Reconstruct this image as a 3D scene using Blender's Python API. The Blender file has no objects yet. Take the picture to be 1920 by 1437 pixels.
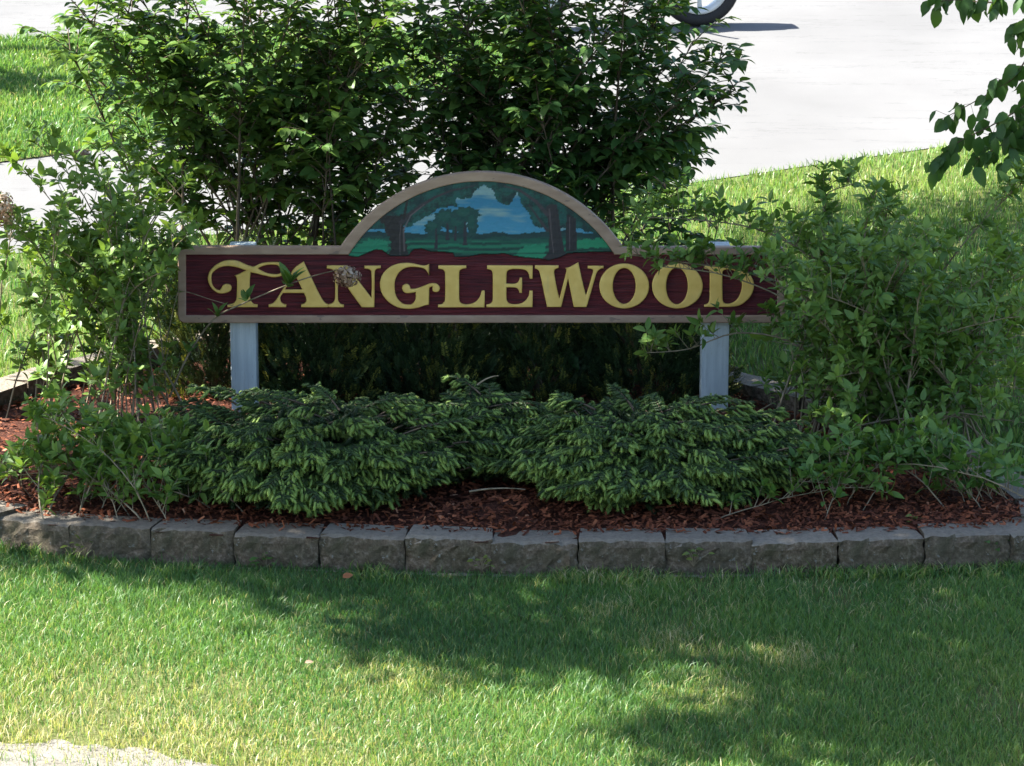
import bpy, bmesh, math, random
import numpy as np
from mathutils import Vector, Matrix

SC = bpy.context.scene
COL = SC.collection
rng = np.random.default_rng(7)
random.seed(7)

# ---------------------------------------------------------------- camera, sky, sun, exposure
FPX, PITCH = 5500.0, math.radians(12.0)
CAMP = np.array([0.0, -14.7, 3.31])
cd = bpy.data.cameras.new('camera'); cam = bpy.data.objects.new('camera', cd); COL.objects.link(cam)
cd.sensor_width = 36.0; cd.sensor_fit = 'HORIZONTAL'; cd.lens = 36.0 * FPX / 1920.0
cd.clip_start = 0.1; cd.clip_end = 900.0
cam.location = CAMP; cam.rotation_euler = (math.pi / 2 - PITCH, 0, 0)
cd.dof.use_dof = True; cd.dof.focus_distance = 14.6; cd.dof.aperture_fstop = 14.0
SC.camera = cam

SUN = np.array([-0.68, 0.045, 0.73]); SUN /= np.linalg.norm(SUN)
wd = bpy.data.worlds.new("World"); SC.world = wd; wd.use_nodes = True
nt = wd.node_tree; nt.nodes.clear()
sky = nt.nodes.new('ShaderNodeTexSky'); sky.sky_type = 'NISHITA'; sky.sun_disc = False
sky.sun_elevation = math.asin(SUN[2]); sky.sun_rotation = math.atan2(SUN[0], SUN[1])
bgn = nt.nodes.new('ShaderNodeBackground'); bgn.inputs[1].default_value = 0.064
wo = nt.nodes.new('ShaderNodeOutputWorld')
nt.links.new(sky.outputs[0], bgn.inputs[0]); nt.links.new(bgn.outputs[0], wo.inputs[0])
sl = bpy.data.lights.new('sun', 'SUN'); sl.energy = 5.0; sl.angle = math.radians(0.53); sl.color = (1.0, 0.955, 0.87)
so = bpy.data.objects.new('sun', sl); COL.objects.link(so)
so.rotation_euler = Vector(SUN).to_track_quat('Z', 'Y').to_euler()
SC.view_settings.view_transform = 'Standard'; SC.view_settings.look = 'None'
SC.view_settings.exposure = 2.4; SC.view_settings.gamma = 1.0
SC.view_settings.use_curve_mapping = False
SC.render.engine = 'CYCLES'
SC.cycles.max_bounces = 7; SC.cycles.diffuse_bounces = 4; SC.cycles.transmission_bounces = 6
SC.cycles.glossy_bounces = 2; SC.cycles.caustics_reflective = False; SC.cycles.caustics_refractive = False
SC.cycles.use_denoising = True

# ---------------------------------------------------------------- geometry helpers
cP, sP = math.cos(PITCH), math.sin(PITCH)
def ray(px, py):
    a, b = (px - 960.0) / FPX, (718.5 - py) / FPX
    return np.array([a, cP + b * sP, -sP + b * cP])
def at(px, py, Y):
    d = ray(px, py); return CAMP + d * ((Y - CAMP[1]) / d[1])
KN = [(-300, -1.0), (-12, -0.27), (-2.6, -0.09), (1.0, 0.0), (6.0, 0.35), (16.0, 1.5), (400, 6.0)]
KY = np.array([k[0] for k in KN]); KZ = np.array([k[1] for k in KN])
def tz(y): return np.interp(y, KY, KZ)
def ground(px, py):
    lo, hi = -12.0, 60.0
    f = lambda Y: at(px, py, Y)[2] - tz(Y)
    for _ in range(60):
        m = (lo + hi) / 2
        if f(m) < 0: lo = m
        else: hi = m
    # the ray starts above the ground and goes under it with distance
    lo, hi = -12.0, 60.0
    for _ in range(60):
        m = (lo + hi) / 2
        if f(m) > 0: lo = m
        else: hi = m
    return at(px, py, lo)
def vnoise(x, y, s=1.0, seed=0):
    r = np.random.default_rng(seed); o = np.zeros_like(np.asarray(x, float)); a = 1.0
    for k in range(5):
        for _ in range(3):
            th = r.uniform(0, 6.283); f = s * (1.9 ** k) * r.uniform(.7, 1.3); ph = r.uniform(0, 6.283)
            o = o + a * np.sin(f * (np.cos(th) * x + np.sin(th) * y) + ph)
        a *= .6
    return o / 4.0
def unit(v):
    v = np.asarray(v, float); return v / (np.linalg.norm(v, axis=-1, keepdims=True) + 1e-12)
def in_poly(X, Y, poly):
    X = np.asarray(X, float); Y = np.asarray(Y, float); inside = np.zeros(X.shape, bool)
    n = len(poly); j = n - 1
    for i in range(n):
        xi, yi = poly[i][0], poly[i][1]; xj, yj = poly[j][0], poly[j][1]
        c = ((yi > Y) != (yj > Y)) & (X < (xj - xi) * (Y - yi) / (yj - yi + 1e-12) + xi)
        inside ^= c; j = i
    return inside

class Acc:
    """collects vertices, polygons and a per-vertex tint for one mesh"""
    def __init__(s): s.v = []; s.f = []; s.t = []; s.n = 0
    def add(s, v, f, t=0.5):
        v = np.asarray(v, float).reshape(-1, 3)
        if len(v) == 0: return
        f = np.asarray(f, int); s.v.append(v); s.f.append(f + s.n)
        t = np.asarray(t, float); s.t.append(np.full(len(v), t) if t.ndim == 0 else t); s.n += len(v)
    def mesh(s, name, mat=None, smooth=False, tint=True):
        me = bpy.data.meshes.new(name)
        V = np.concatenate(s.v) if s.v else np.zeros((0, 3))
        me.vertices.add(len(V)); me.vertices.foreach_set('co', V.astype(np.float32).ravel())
        nl = sum(f.size for f in s.f); nf = sum(len(f) for f in s.f)
        me.loops.add(nl); me.polygons.add(nf)
        if nl:
            me.loops.foreach_set('vertex_index', np.concatenate([f.ravel() for f in s.f]).astype(np.int32))
            tot = np.concatenate([np.full(len(f), f.shape[1]) for f in s.f]).astype(np.int32)
            st = np.concatenate([[0], np.cumsum(tot)[:-1]]).astype(np.int32)
            me.polygons.foreach_set('loop_start', st); me.polygons.foreach_set('loop_total', tot)
            if smooth: me.polygons.foreach_set('use_smooth', np.ones(nf, bool))
        if tint:
            a = me.attributes.new('tint', 'FLOAT', 'POINT'); a.data.foreach_set('value', np.concatenate(s.t).astype(np.float32))
        me.update(calc_edges=True); me.validate()
        if mat: me.materials.append(mat)
        return me
def put(name, me, parent=None, loc=None, mtx=None):
    o = bpy.data.objects.new(name, me); COL.objects.link(o)
    if parent is not None: o.parent = parent
    if mtx is not None: o.matrix_local = mtx
    elif loc is not None: o.location = loc
    return o
def tag(o, label=None, cat=None, group=None, kind=None):
    for k, v in (('label', label), ('category', cat), ('group', group), ('kind', kind)):
        if v: o[k] = v
    return o
def thing(name, label, cat, loc=(0, 0, 0), group=None):
    o = bpy.data.objects.new(name, None); COL.objects.link(o); o.location = loc; o.empty_display_size = .2
    return tag(o, label, cat, group)
def tube(acc, pts, rad, sides=5, tint=0.5, cap=True):
    P = np.asarray(pts, float); n = len(P); rad = np.broadcast_to(np.asarray(rad, float), (n,))
    T = unit(np.gradient(P, axis=0)); ref = np.array([0.31, 0.17, 0.93]) if abs(T[0][2]) < .9 else np.array([1., .2, 0])
    A = unit(np.cross(T, ref)); B = np.cross(T, A)
    th = np.arange(sides) * 2 * math.pi / sides
    V = P[:, None, :] + rad[:, None, None] * (A[:, None, :] * np.cos(th)[None, :, None] + B[:, None, :] * np.sin(th)[None, :, None])
    i = np.arange(n - 1)[:, None] * sides; j = np.arange(sides)[None, :]; k = (j + 1) % sides
    F = np.stack([i + j, i + k, i + sides + k, i + sides + j], -1).reshape(-1, 4)
    acc.add(V.reshape(-1, 3), F, tint)
    if cap and sides > 2:
        acc.add(V[-1], np.arange(sides)[None, :], tint)
def place(acc, tmpl, pos, R, scale, tint):
    """copies of a template (verts, faces) at pos with rotation matrices R (columns = local axes)"""
    tv, tf = tmpl[0], tmpl[1]; k = len(pos)
    if k == 0: return
    sc = np.asarray(scale, float); sc = sc if sc.ndim else np.full(k, sc)
    V = np.einsum('kij,nj->kni', R, tv) * sc[:, None, None] + np.asarray(pos)[:, None, :]
    F = (tf[None, :, :] + (np.arange(k) * len(tv))[:, None, None]).reshape(-1, tf.shape[1])
    tint = np.asarray(tint, float); tint = tint if tint.ndim else np.full(k, tint)
    tt = np.repeat(tint, len(tv)) + (np.tile(tmpl[2], k) if len(tmpl) > 2 else 0)
    acc.add(V.reshape(-1, 3), F, tt)
def frames(d, up):
    d = unit(d); x = unit(np.cross(d, up)); z = np.cross(x, d)
    return np.stack([x, d, z], -1)
def leaf_template(w=.45, fold=.35, droop=.25, twist=0., tip=1.0, rows=(.0, .22, .5, .78, 1.)):
    V, F = [], []
    prof = {0: .0}
    for i, r in enumerate(rows):
        ww = w * .5 * (math.sin(math.pi * min(r ** .8, 1)) ** (.8)) if 0 < r < 1 else 0.0
        y = r; z = -droop * r * r
        if ww == 0: V.append((0, y, z))
        else:
            a = twist * r
            for s in (-1, 0, 1):
                X = s * ww; Z = z + abs(s) * ww * fold
                V.append((X * math.cos(a) - (Z - z) * math.sin(a), y, z + (Z - z) * math.cos(a) + X * math.sin(a)))
    n = len(rows)
    F += [(0, 2, 1), (0, 3, 2)]
    for i in range(1, n - 2):
        b = 1 + (i - 1) * 3
        F += [(b, b + 1, b + 4), (b, b + 4, b + 3), (b + 1, b + 2, b + 5), (b + 1, b + 5, b + 4)]
    b = 1 + (n - 3) * 3; t = len(V) - 1
    F += [(b, b + 1, t), (b + 1, b + 2, t)]
    return np.array(V), np.array(F)
def bez(a, b, c, n):
    t = np.linspace(0, 1, n)[:, None]
    return (1 - t) ** 2 * np.asarray(a) + 2 * t * (1 - t) * np.asarray(b) + t * t * np.asarray(c)
def box_acc(acc, c, s, tint=.5):
    c = np.asarray(c, float); h = np.asarray(s, float) / 2
    V = np.array([[x, y, z] for x in (-1, 1) for y in (-1, 1) for z in (-1, 1)]) * h + c
    acc.add(V, [[0, 1, 3, 2], [4, 6, 7, 5], [0, 4, 5, 1], [2, 3, 7, 6], [0, 2, 6, 4], [1, 5, 7, 3]], tint)
def bevel_mesh(me, w, seg=2):
    bm = bmesh.new(); bm.from_mesh(me)
    bmesh.ops.bevel(bm, geom=bm.edges[:], offset=w, segments=seg, profile=.6, affect='EDGES')
    bm.to_mesh(me); bm.free(); return me

# ---------------------------------------------------------------- materials
def lin(r, g, b):
    f = lambda c: c / 12.92 if c <= .04045 else ((c + .055) / 1.055) ** 2.4
    return (f(r / 255), f(g / 255), f(b / 255), 1)
class M:
    def __init__(s, name):
        s.m = bpy.data.materials.new(name); s.m.use_nodes = True; s.t = s.m.node_tree; s.t.nodes.clear()
        s.out = s.n('ShaderNodeOutputMaterial')
    def n(s, kind, ins=None, **kw):
        nd = s.t.nodes.new(kind)
        for k, v in kw.items(): setattr(nd, k, v)
        for k, v in (ins or {}).items(): s.set(nd.inputs[k], v)
        return nd
    def set(s, sock, v):
        if isinstance(v, bpy.types.NodeSocket): s.t.links.new(v, sock)
        elif isinstance(v, bpy.types.Node): s.t.links.new(v.outputs[0], sock)
        else: sock.default_value = v
    def ramp(s, fac, stops):
        r = s.n('ShaderNodeValToRGB', {'Fac': fac}); e = r.color_ramp.elements
        while len(e) < len(stops): e.new(.5)
        for el, (p, c) in zip(e, stops): el.position = p; el.color = (*c[:3], 1)
        return r.outputs[0]
    def coords(s, scale=(1, 1, 1), kind='Object'):
        tc = s.n('ShaderNodeTexCoord'); mp = s.n('ShaderNodeMapping', {'Vector': tc.outputs[kind], 'Scale': scale}); return mp.outputs[0]
    def noise(s, scale, detail=4, vec=None, rough=.55):
        i = {'Scale': scale, 'Detail': detail, 'Roughness': rough}
        if vec is not None: i['Vector'] = vec
        return s.n('ShaderNodeTexNoise', i).outputs[0]
    def mix(s, f, a, b, blend='MIX'):
        nd = s.n('ShaderNodeMix', data_type='RGBA', blend_type=blend)
        s.set(nd.inputs[0], f); s.set(nd.inputs[6], a); s.set(nd.inputs[7], b); return nd.outputs[2]
    def math(s, op, a, b=0.0):
        nd = s.n('ShaderNodeMath', operation=op); s.set(nd.inputs[0], a); s.set(nd.inputs[1], b); return nd.outputs[0]
    def bump(s, h, strength=.5, dist=.01):
        return s.n('ShaderNodeBump', {'Height': h, 'Strength': strength, 'Distance': dist}).outputs[0]
    def bsdf(s, color, rough=.6, spec=.3, normal=None, **kw):
        i = {'Base Color': color, 'Roughness': rough, 'Specular IOR Level': spec}
        if normal is not None: i['Normal'] = normal
        i.update(kw); return s.n('ShaderNodeBsdfPrincipled', i).outputs[0]
    def done(s, sh): s.set(s.out.inputs[0], sh); return s.m
    def attr(s, name, sock='Fac'): return s.n('ShaderNodeAttribute', attribute_name=name).outputs[sock]

def leaf_mat(name, stops, trans=.35, tcol=(1.25, 1.15, .5), rough=.42, spec=.35, nscale=18.):
    m = M(name); t = m.attr('tint')
    nz = m.noise(nscale, 3)
    f = m.math('ADD', t, m.math('MULTIPLY', m.math('SUBTRACT', nz, .5), .35))
    c = m.ramp(f, stops)
    tc = m.mix(1.0, c, (*tcol, 1), 'MULTIPLY')
    p = m.bsdf(c, rough, spec)
    tr = m.n('ShaderNodeBsdfTranslucent', {'Color': tc}).outputs[0]
    return m.done(m.n('ShaderNodeMixShader', {0: trans, 1: p, 2: tr}).outputs[0])
def bark_mat(name, a, b, scale=25., bump=.4):
    m = M(name); v = m.coords((1, 1, .25)); nz = m.noise(scale, 5, v)
    t = m.attr('tint')
    c = m.mix(m.math('MULTIPLY', t, .9), m.ramp(nz, [(.3, a), (.7, b)]), m.ramp(nz, [(.3, tuple(x * 1.5 for x in a)), (.7, tuple(min(x * 1.5, .8) for x in b))]))
    return m.done(m.bsdf(c, .8, .2, m.bump(nz, bump, .006)))

MAT = {}
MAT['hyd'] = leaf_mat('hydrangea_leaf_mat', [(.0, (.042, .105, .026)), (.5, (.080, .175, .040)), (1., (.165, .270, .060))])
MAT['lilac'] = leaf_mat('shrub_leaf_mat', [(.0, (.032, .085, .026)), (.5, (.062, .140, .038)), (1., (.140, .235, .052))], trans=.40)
MAT['tree'] = leaf_mat('tree_leaf_mat', [(.0, (.030, .070, .024)), (1., (.060, .115, .035))], trans=.3)
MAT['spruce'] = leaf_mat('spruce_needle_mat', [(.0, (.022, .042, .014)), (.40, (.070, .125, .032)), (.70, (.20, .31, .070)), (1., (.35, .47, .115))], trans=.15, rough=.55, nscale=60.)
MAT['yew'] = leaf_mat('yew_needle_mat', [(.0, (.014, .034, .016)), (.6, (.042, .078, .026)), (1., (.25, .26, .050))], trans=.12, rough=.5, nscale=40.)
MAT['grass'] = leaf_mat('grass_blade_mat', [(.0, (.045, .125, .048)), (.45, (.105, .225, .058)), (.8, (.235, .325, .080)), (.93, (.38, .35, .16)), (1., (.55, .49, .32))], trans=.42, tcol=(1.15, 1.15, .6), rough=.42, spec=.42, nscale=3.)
MAT['stem'] = bark_mat('stem_mat', (.10, .085, .055), (.24, .20, .14))
MAT['stem_dark'] = bark_mat('dark_stem_mat', (.050, .038, .026), (.13, .10, .068))
MAT['bark'] = bark_mat('trunk_bark_mat', (.06, .05, .04), (.17, .145, .12), 14., .8)

def simple(name, stops, scale=20., rough=.7, spec=.3, bump=.3, bdist=.004, vscale=(1, 1, 1), detail=6):
    m = M(name); v = m.coords(vscale); nz = m.noise(scale, detail, v)
    return m.done(m.bsdf(m.ramp(nz, stops), rough, spec, m.bump(nz, bump, bdist)))

# lawn soil and thatch
m = M('lawn_mat'); v = m.coords(); a = m.noise(1.3, 5, v); b = m.noise(60., 5, v)
c = m.mix(b, m.ramp(a, [(.35, (.045, .075, .022)), (.65, (.085, .11, .035))]), (.13, .13, .05, 1))
MAT['lawn'] = m.done(m.bsdf(c, .9, .1, m.bump(b, .8, .02)))
# pale old concrete road
m = M('road_mat'); v = m.coords(); g = m.noise(220., 3, v); big = m.noise(.7, 4, v)
mp = m.coords((.10, 1.0, 1)); wl = m.noise(2.6, 6, mp, .65)
crack = m.math('LESS_THAN', m.math('ABSOLUTE', m.math('SUBTRACT', wl, .5)), .004)
c = m.mix(m.math('MULTIPLY', g, .5), m.ramp(big, [(.3, (.130, .130, .131)), (.7, (.166, .166, .167))]), (.095, .095, .097, 1))
c = m.mix(m.math('MULTIPLY', crack, .45), c, (.07, .07, .07, 1))
MAT['road'] = m.done(m.bsdf(c, .85, .2, m.bump(g, .3, .004)))
# pale dusty gravel
m = M('gravel_mat'); v = m.coords(); g = m.noise(140., 4, v); h = m.noise(9., 5, v)
c = m.mix(m.math('GREATER_THAN', g, .62), m.ramp(h, [(.3, (.15, .140, .118)), (.7, (.205, .195, .175))]), (.065, .055, .042, 1))
MAT['gravel'] = m.done(m.bsdf(c, .9, .15, m.bump(g, .7, .008)))
# mulch
m = M('mulch_mat'); v = m.coords(); g = m.noise(70., 6, v); h = m.noise(4., 4, v)
c = m.mix(h, m.ramp(g, [(.3, (.022, .009, .006)), (.7, (.085, .028, .016))]), m.ramp(g, [(.3, (.038, .014, .009)), (.7, (.12, .042, .024))]))
MAT['mulch'] = m.done(m.bsdf(c, .9, .15, m.bump(g, 1., .02)))
m = M('bark_chip_mat'); t = m.attr('tint')
MAT['chip'] = m.done(m.bsdf(m.ramp(t, [(0, (.040, .013, .008)), (.5, (.155, .046, .021)), (.85, (.29, .10, .046)), (1., (.46, .27, .17))]), .8, .2))
# retaining wall block
m = M('block_mat'); v = m.coords(); g = m.noise(48., 7, v, .72); h = m.noise(9., 4, v); ge = m.n('ShaderNodeNewGeometry')
oi = m.n('ShaderNodeObjectInfo')
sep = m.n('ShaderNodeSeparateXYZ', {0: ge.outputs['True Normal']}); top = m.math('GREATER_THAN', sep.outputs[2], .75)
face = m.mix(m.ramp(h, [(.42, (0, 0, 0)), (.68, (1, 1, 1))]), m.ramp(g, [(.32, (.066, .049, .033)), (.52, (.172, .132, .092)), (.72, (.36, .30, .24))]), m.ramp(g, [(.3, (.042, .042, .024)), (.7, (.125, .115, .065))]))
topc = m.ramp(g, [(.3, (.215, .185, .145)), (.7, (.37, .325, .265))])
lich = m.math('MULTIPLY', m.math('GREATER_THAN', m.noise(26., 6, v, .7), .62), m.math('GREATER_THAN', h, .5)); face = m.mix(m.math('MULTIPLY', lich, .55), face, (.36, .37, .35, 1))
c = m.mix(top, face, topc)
c = m.mix(m.math('MULTIPLY', oi.outputs['Random'], .35), c, (.10, .09, .075, 1))
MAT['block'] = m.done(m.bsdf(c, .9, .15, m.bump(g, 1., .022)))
# sign paints
m = M('maroon_board_mat'); v = m.coords((1.1, 1, 26.)); g = m.noise(3.2, 7, v, .7); v2 = m.coords((2.2, 1, 90.)); g2 = m.noise(2., 4, v2)
h = m.noise(3., 3)
c = m.ramp(g, [(.30, (.018, .008, .012)), (.44, (.085, .014, .020)), (.58, (.165, .022, .030)), (.72, (.10, .055, .058))])
c = m.mix(m.math('MULTIPLY', m.math('SUBTRACT', h, .4), .5), c, (.05, .04, .055, 1))
hh = m.math('ADD', g, m.math('MULTIPLY', g2, .6))
MAT['maroon'] = m.done(m.bsdf(c, .55, .35, m.bump(hh, 1., .016)))
m = M('gold_letter_mat'); g = m.noise(28., 5); h = m.noise(5., 4, m.coords((3., 1, .8)))
c = m.ramp(g, [(.3, (.70, .465, .115)), (.7, (.84, .60, .185))])
c = m.mix(m.math('MULTIPLY', m.ramp(h, [(.62, (0, 0, 0)), (.78, (1, 1, 1))]), .45), c, (.36, .33, .20, 1))
MAT['gold'] = m.done(m.bsdf(c, .5, .4, m.bump(g, .35, .003)))
m = M('tan_frame_mat'); g = m.noise(9., 6, m.coords((1., 1, 3.))); h = m.noise(60., 4)
c = m.ramp(g, [(.3, (.29, .195, .14)), (.7, (.40, .285, .21))])
c = m.mix(m.math('MULTIPLY', m.math('GREATER_THAN', h, .66), .5), c, (.12, .10, .09, 1))
MAT['tan'] = m.done(m.bsdf(c, .6, .3, m.bump(h, .25, .003)))
m = M('post_paint_mat'); g = m.noise(8., 6, m.coords((6., 6., .5))); h = m.noise(45., 5)
c = m.ramp(g, [(.3, (.40, .47, .50)), (.7, (.55, .62, .64))])
gr = m.noise(5., 8, m.coords((22., 22., .8)), .7); c = m.mix(m.math('MULTIPLY', m.math('GREATER_THAN', gr, .60), .30), c, (.25, .26, .25, 1))
c = m.mix(m.math('MULTIPLY', m.math('GREATER_THAN', h, .66), .6), c, (.22, .20, .17, 1))
MAT['post'] = m.done(m.bsdf(c, .65, .3, m.bump(gr, .6, .004)))
m = M('mural_paint_mat'); g = m.noise(70., 4); c = m.attr('paint', 'Color')
br_ = m.noise(30., 6, m.coords((1., 1., 3.5)), .7); c = m.mix(m.math('MULTIPLY', br_, .5), c, m.mix(.55, c, (.01, .03, .035, 1)))
c = m.mix(m.math('MULTIPLY', g, .25), c, (.01, .03, .035, 1))
MAT['mural'] = m.done(m.bsdf(c, .45, .4, m.bump(g, .3, .002)))
MAT['flower'] = leaf_mat('dried_flower_mat', [(0, (.20, .11, .07)), (.5, (.42, .29, .20)), (1, (.62, .54, .47))], trans=.2, tcol=(1, .95, .85), rough=.8, spec=.1)
MAT['deadleaf'] = simple('dead_leaf_mat', [(.3, (.22, .08, .03)), (.7, (.34, .14, .06))], 30.)
MAT['stump'] = simple('rotten_wood_mat', [(.3, (.10, .055, .035)), (.7, (.27, .17, .11))], 40., bump=.9, bdist=.01)
MAT['rubber'] = simple('tyre_rubber_mat', [(.3, (.018, .018, .020)), (.7, (.03, .03, .032))], 60., .75)
MAT['rim'] = simple('alloy_mat', [(.3, (.50, .52, .54)), (.7, (.60, .62, .64))], 10., .35, .5, .02)
MAT['carpaint'] = simple('car_paint_mat', [(.3, (.028, .045, .07)), (.7, (.032, .05, .078))], 5., .25, .5, 0.)
MAT['carglass'] = simple('car_glass_mat', [(.3, (.02, .025, .03)), (.7, (.025, .03, .035))], 5., .08, .6, 0.)
MAT['moss'] = leaf_mat('weed_mat', [(0, (.05, .09, .02)), (1, (.16, .20, .04))], trans=.3)

# ---------------------------------------------------------------- ground sheets
def sheet(name, poly, lift, mat, kind='structure'):
    """a flat-laid polygon that follows the terrain: cut along the terrain's fold lines, then dropped on it"""
    bm = bmesh.new()
    vs = [bm.verts.new((p[0], p[1], 0)) for p in poly]; bm.faces.new(vs)
    for y in KY[1:-1]:
        bmesh.ops.bisect_plane(bm, geom=bm.verts[:] + bm.edges[:] + bm.faces[:], plane_co=(0, y, 0), plane_no=(0, 1, 0))
    for vtx in bm.verts: vtx.co.z = float(tz(vtx.co.y)) + lift
    bmesh.ops.triangulate(bm, faces=bm.faces[:])
    bm.normal_update()
    for f in bm.faces:
        if f.normal.z < 0: f.normal_flip()
    me = bpy.data.meshes.new(name); bm.to_mesh(me); bm.free(); me.materials.append(mat)
    return tag(put(name, me), kind=kind)
def smooth_poly(pts, n=8, closed=True):
    P = [np.asarray(p, float) for p in pts]; out = []; N = len(P)
    for i in range(N if closed else N - 1):
        p0, p1, p2, p3 = (P[(i - 1) % N], P[i], P[(i + 1) % N], P[(i + 2) % N]) if closed else (P[max(i - 1, 0)], P[i], P[i + 1], P[min(i + 2, N - 1)])
        for k in range(n):
            t = k / n
            out.append(.5 * (2 * p1 + (p2 - p0) * t + (2 * p0 - 5 * p1 + 4 * p2 - p3) * t * t + (3 * p1 - p0 - 3 * p2 + p3) * t ** 3))
    if not closed: out.append(P[-1])
    return np.array(out)

sheet('lawn', [(-300, -200), (300, -200), (300, 400), (-300, 400)], 0.0, MAT['lawn'])
ROAD_NEAR = [(-60, -24.), (-8.0, 1.3), (-3.3, 3.85), (-1.0, 4.85), (1.3, 6.05), (3.2, 7.1), (6.5, 8.8), (60, 36.)]
def road_edge(x): return np.interp(x, [p[0] for p in ROAD_NEAR], [p[1] for p in ROAD_NEAR])
sheet('road', ROAD_NEAR + [(60, 120.), (-60, 120.)], 0.006, MAT['road'])
ISLAND = smooth_poly([(-40, -8.5), (-14, 1.3), (-3.75, 6.6), (-1.18, 8.4), (.1, 9.3), (.55, 10.1), (0, 10.9), (-2.6, 11.3), (-4.5, 10.9), (-14, 9.9), (-40, 7.)], 6)
sheet('lawn_verge', [tuple(p) for p in ISLAND], 0.014, MAT['lawn'])
gxs = np.linspace(-6.5, .25, 240); gys = np.interp(gxs, [-7, -1.9, -1.55, -1.35, -1.2, -1.0, -.7, .25], [-4.5, -4.70, -4.74, -4.78, -4.86, -4.96, -5.12, -6.4]) + .06 * vnoise(gxs, gxs * 0, 9., 201) + .035 * vnoise(gxs, gxs * 0, 31., 202)
GRAVEL = np.vstack([np.stack([gxs, gys], -1), [[.25, -8.], [-6.5, -8.]]])
sheet('gravel_shoulder', [tuple(p) for p in GRAVEL], 0.006, MAT['gravel'])

# ---------------------------------------------------------------- raised bed: ring of wall, mulch
RING = smooth_poly([(-2.95, -1.05), (-2.64, -1.88), (-2.05, -2.32), (-1.2, -2.51), (-.2, -2.62), (.8, -2.64), (1.6, -2.6), (2.18, -2.52), (2.45, -2.1),
                    (2.3, -1.25), (2.05, -.5), (1.65, .1), (1.2, .75), (.6, 1.75), (-.3, 2.35), (-1.3, 2.1), (-2.1, 1.3), (-2.6, .65), (-2.95, -.15)], 14)
seg = np.linalg.norm(np.roll(RING, -1, 0) - RING, axis=1); cum = np.concatenate([[0], np.cumsum(seg)])
def ring_at(s):
    s = s % cum[-1]; i = min(np.searchsorted(cum, s, side='right') - 1, len(RING) - 1); f = (s - cum[i]) / seg[i]
    return RING[i] * (1 - f) + RING[(i + 1) % len(RING)] * f
ring_poly = [tuple(p) for p in RING]
def ring_dist(x, y):
    d = np.full(np.shape(x), 9.)
    for p in RING[::2]: d = np.minimum(d, np.hypot(x - p[0], y - p[1]))
    return d
def mulch_z(x, y):
    b = np.interp(y, [-2.5, -1.8, 0, 2.2], [.062, .058, .035, .05])
    return b + .012 * vnoise(x, y, 5., 3) + .05 * np.exp(-((x + .03) ** 2 + (y + 2.12) ** 2) / .018)

def block_mesh(i, w, d, h, rough=True):
    r = np.random.default_rng(100 + i); bm = bmesh.new()
    nx, nz = (11, 6) if rough else (3, 2)
    # front face grid bulging and broken, then top, sides and back; local -y is the front
    g = {}
    for a in range(nx + 1):
        for b in range(nz + 1):
            x = (a / nx - .5) * w; z = b / nz * h
            e = 0 if 0 < a < nx and 0 < b < nz else 1
            y = r.normal(0, .0035) + .007 * float(vnoise(np.array(x), np.array(z), 28., 300 + i)) - .010 + e * .010
            g[a, b] = bm.verts.new((x + r.normal(0, .003), y, z + (r.normal(0, .003) if 0 < b < nz else 0)))
    for a in range(nx):
        for b in range(nz): bm.faces.new((g[a, b], g[a + 1, b], g[a + 1, b + 1], g[a, b + 1]))
    wb = w * .93
    tb = [bm.verts.new(((a / nx - .5) * wb, d, h)) for a in range(nx + 1)]
    tm = [bm.verts.new(((a / nx - .5) * (w - .004), .022 + r.normal(0, .003), h)) for a in range(nx + 1)]
    bb = [bm.verts.new(((a / nx - .5) * wb, d, 0)) for a in range(nx + 1)]
    for a in range(nx + 1): g[a, nz].co.z = h - abs(r.normal(.008, .004))
    for a in range(nx):
        bm.faces.new((g[a, nz], g[a + 1, nz], tm[a + 1], tm[a])); bm.faces.new((tm[a], tm[a + 1], tb[a + 1], tb[a]))
        bm.faces.new((tb[a], tb[a + 1], bb[a + 1], bb[a])); bm.faces.new((bb[a], bb[a + 1], g[a + 1, 0], g[a, 0]))
    bm.faces.new([g[0, b] for b in range(nz + 1)] + [tm[0], tb[0], bb[0]])
    bm.faces.new([bb[nx], tb[nx], tm[nx]] + [g[nx, b] for b in range(nz, -1, -1)])
    bmesh.ops.recalc_face_normals(bm, faces=bm.faces[:])
    me = bpy.data.meshes.new('stone_block'); bm.to_mesh(me); bm.free(); me.materials.append(MAT['block']); return me
BW = cum[-1] / round(cum[-1] / .372)
wall = thing('retaining_wall', 'low curved wall of split grey concrete blocks around the mulched bed', 'wall', (0, -2.5, 0))
BM = [block_mesh(i, BW - .003, .20, .190) for i in range(10)]
BL = [block_mesh(20 + i, BW - .004, .27, .16) for i in range(3)]
def lay(me, s, z, out, tilt):
    a = ring_at(s - .1); b = ring_at(s + .1); p = ring_at(s); t = unit(b - a); nrm = np.array([-t[1], t[0]])   # ring runs anticlockwise: nrm points inward
    o = put('stone_block', me, wall)
    R = Matrix(((t[0], nrm[0], 0), (t[1], nrm[1], 0), (0, 0, 1)))
    o.matrix_local = Matrix.Translation((p[0] - nrm[0] * out, p[1] - nrm[1] * out + 2.5, z)) @ R.to_4x4() @ Matrix.Rotation(tilt[0], 4, 'X') @ Matrix.Rotation(tilt[1], 4, 'Y')
nb = round(cum[-1] / BW)
for k in range(nb):
    s = (k + .3) * BW; p = ring_at(s)
    z = float(np.interp(p[1], [-2.6, 1.0, 2.5], [-.128, -.06, -.02])) + rng.normal(0, .0065)
    lay(BM[rng.integers(10)], s, z, rng.normal(0, .004), (rng.normal(0, .018), rng.normal(0, .014)))
    if p[1] < -2.2: lay(BL[k % 3], s + BW / 2, -.09 - .157, .035, (0, rng.normal(0, .006)))
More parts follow.
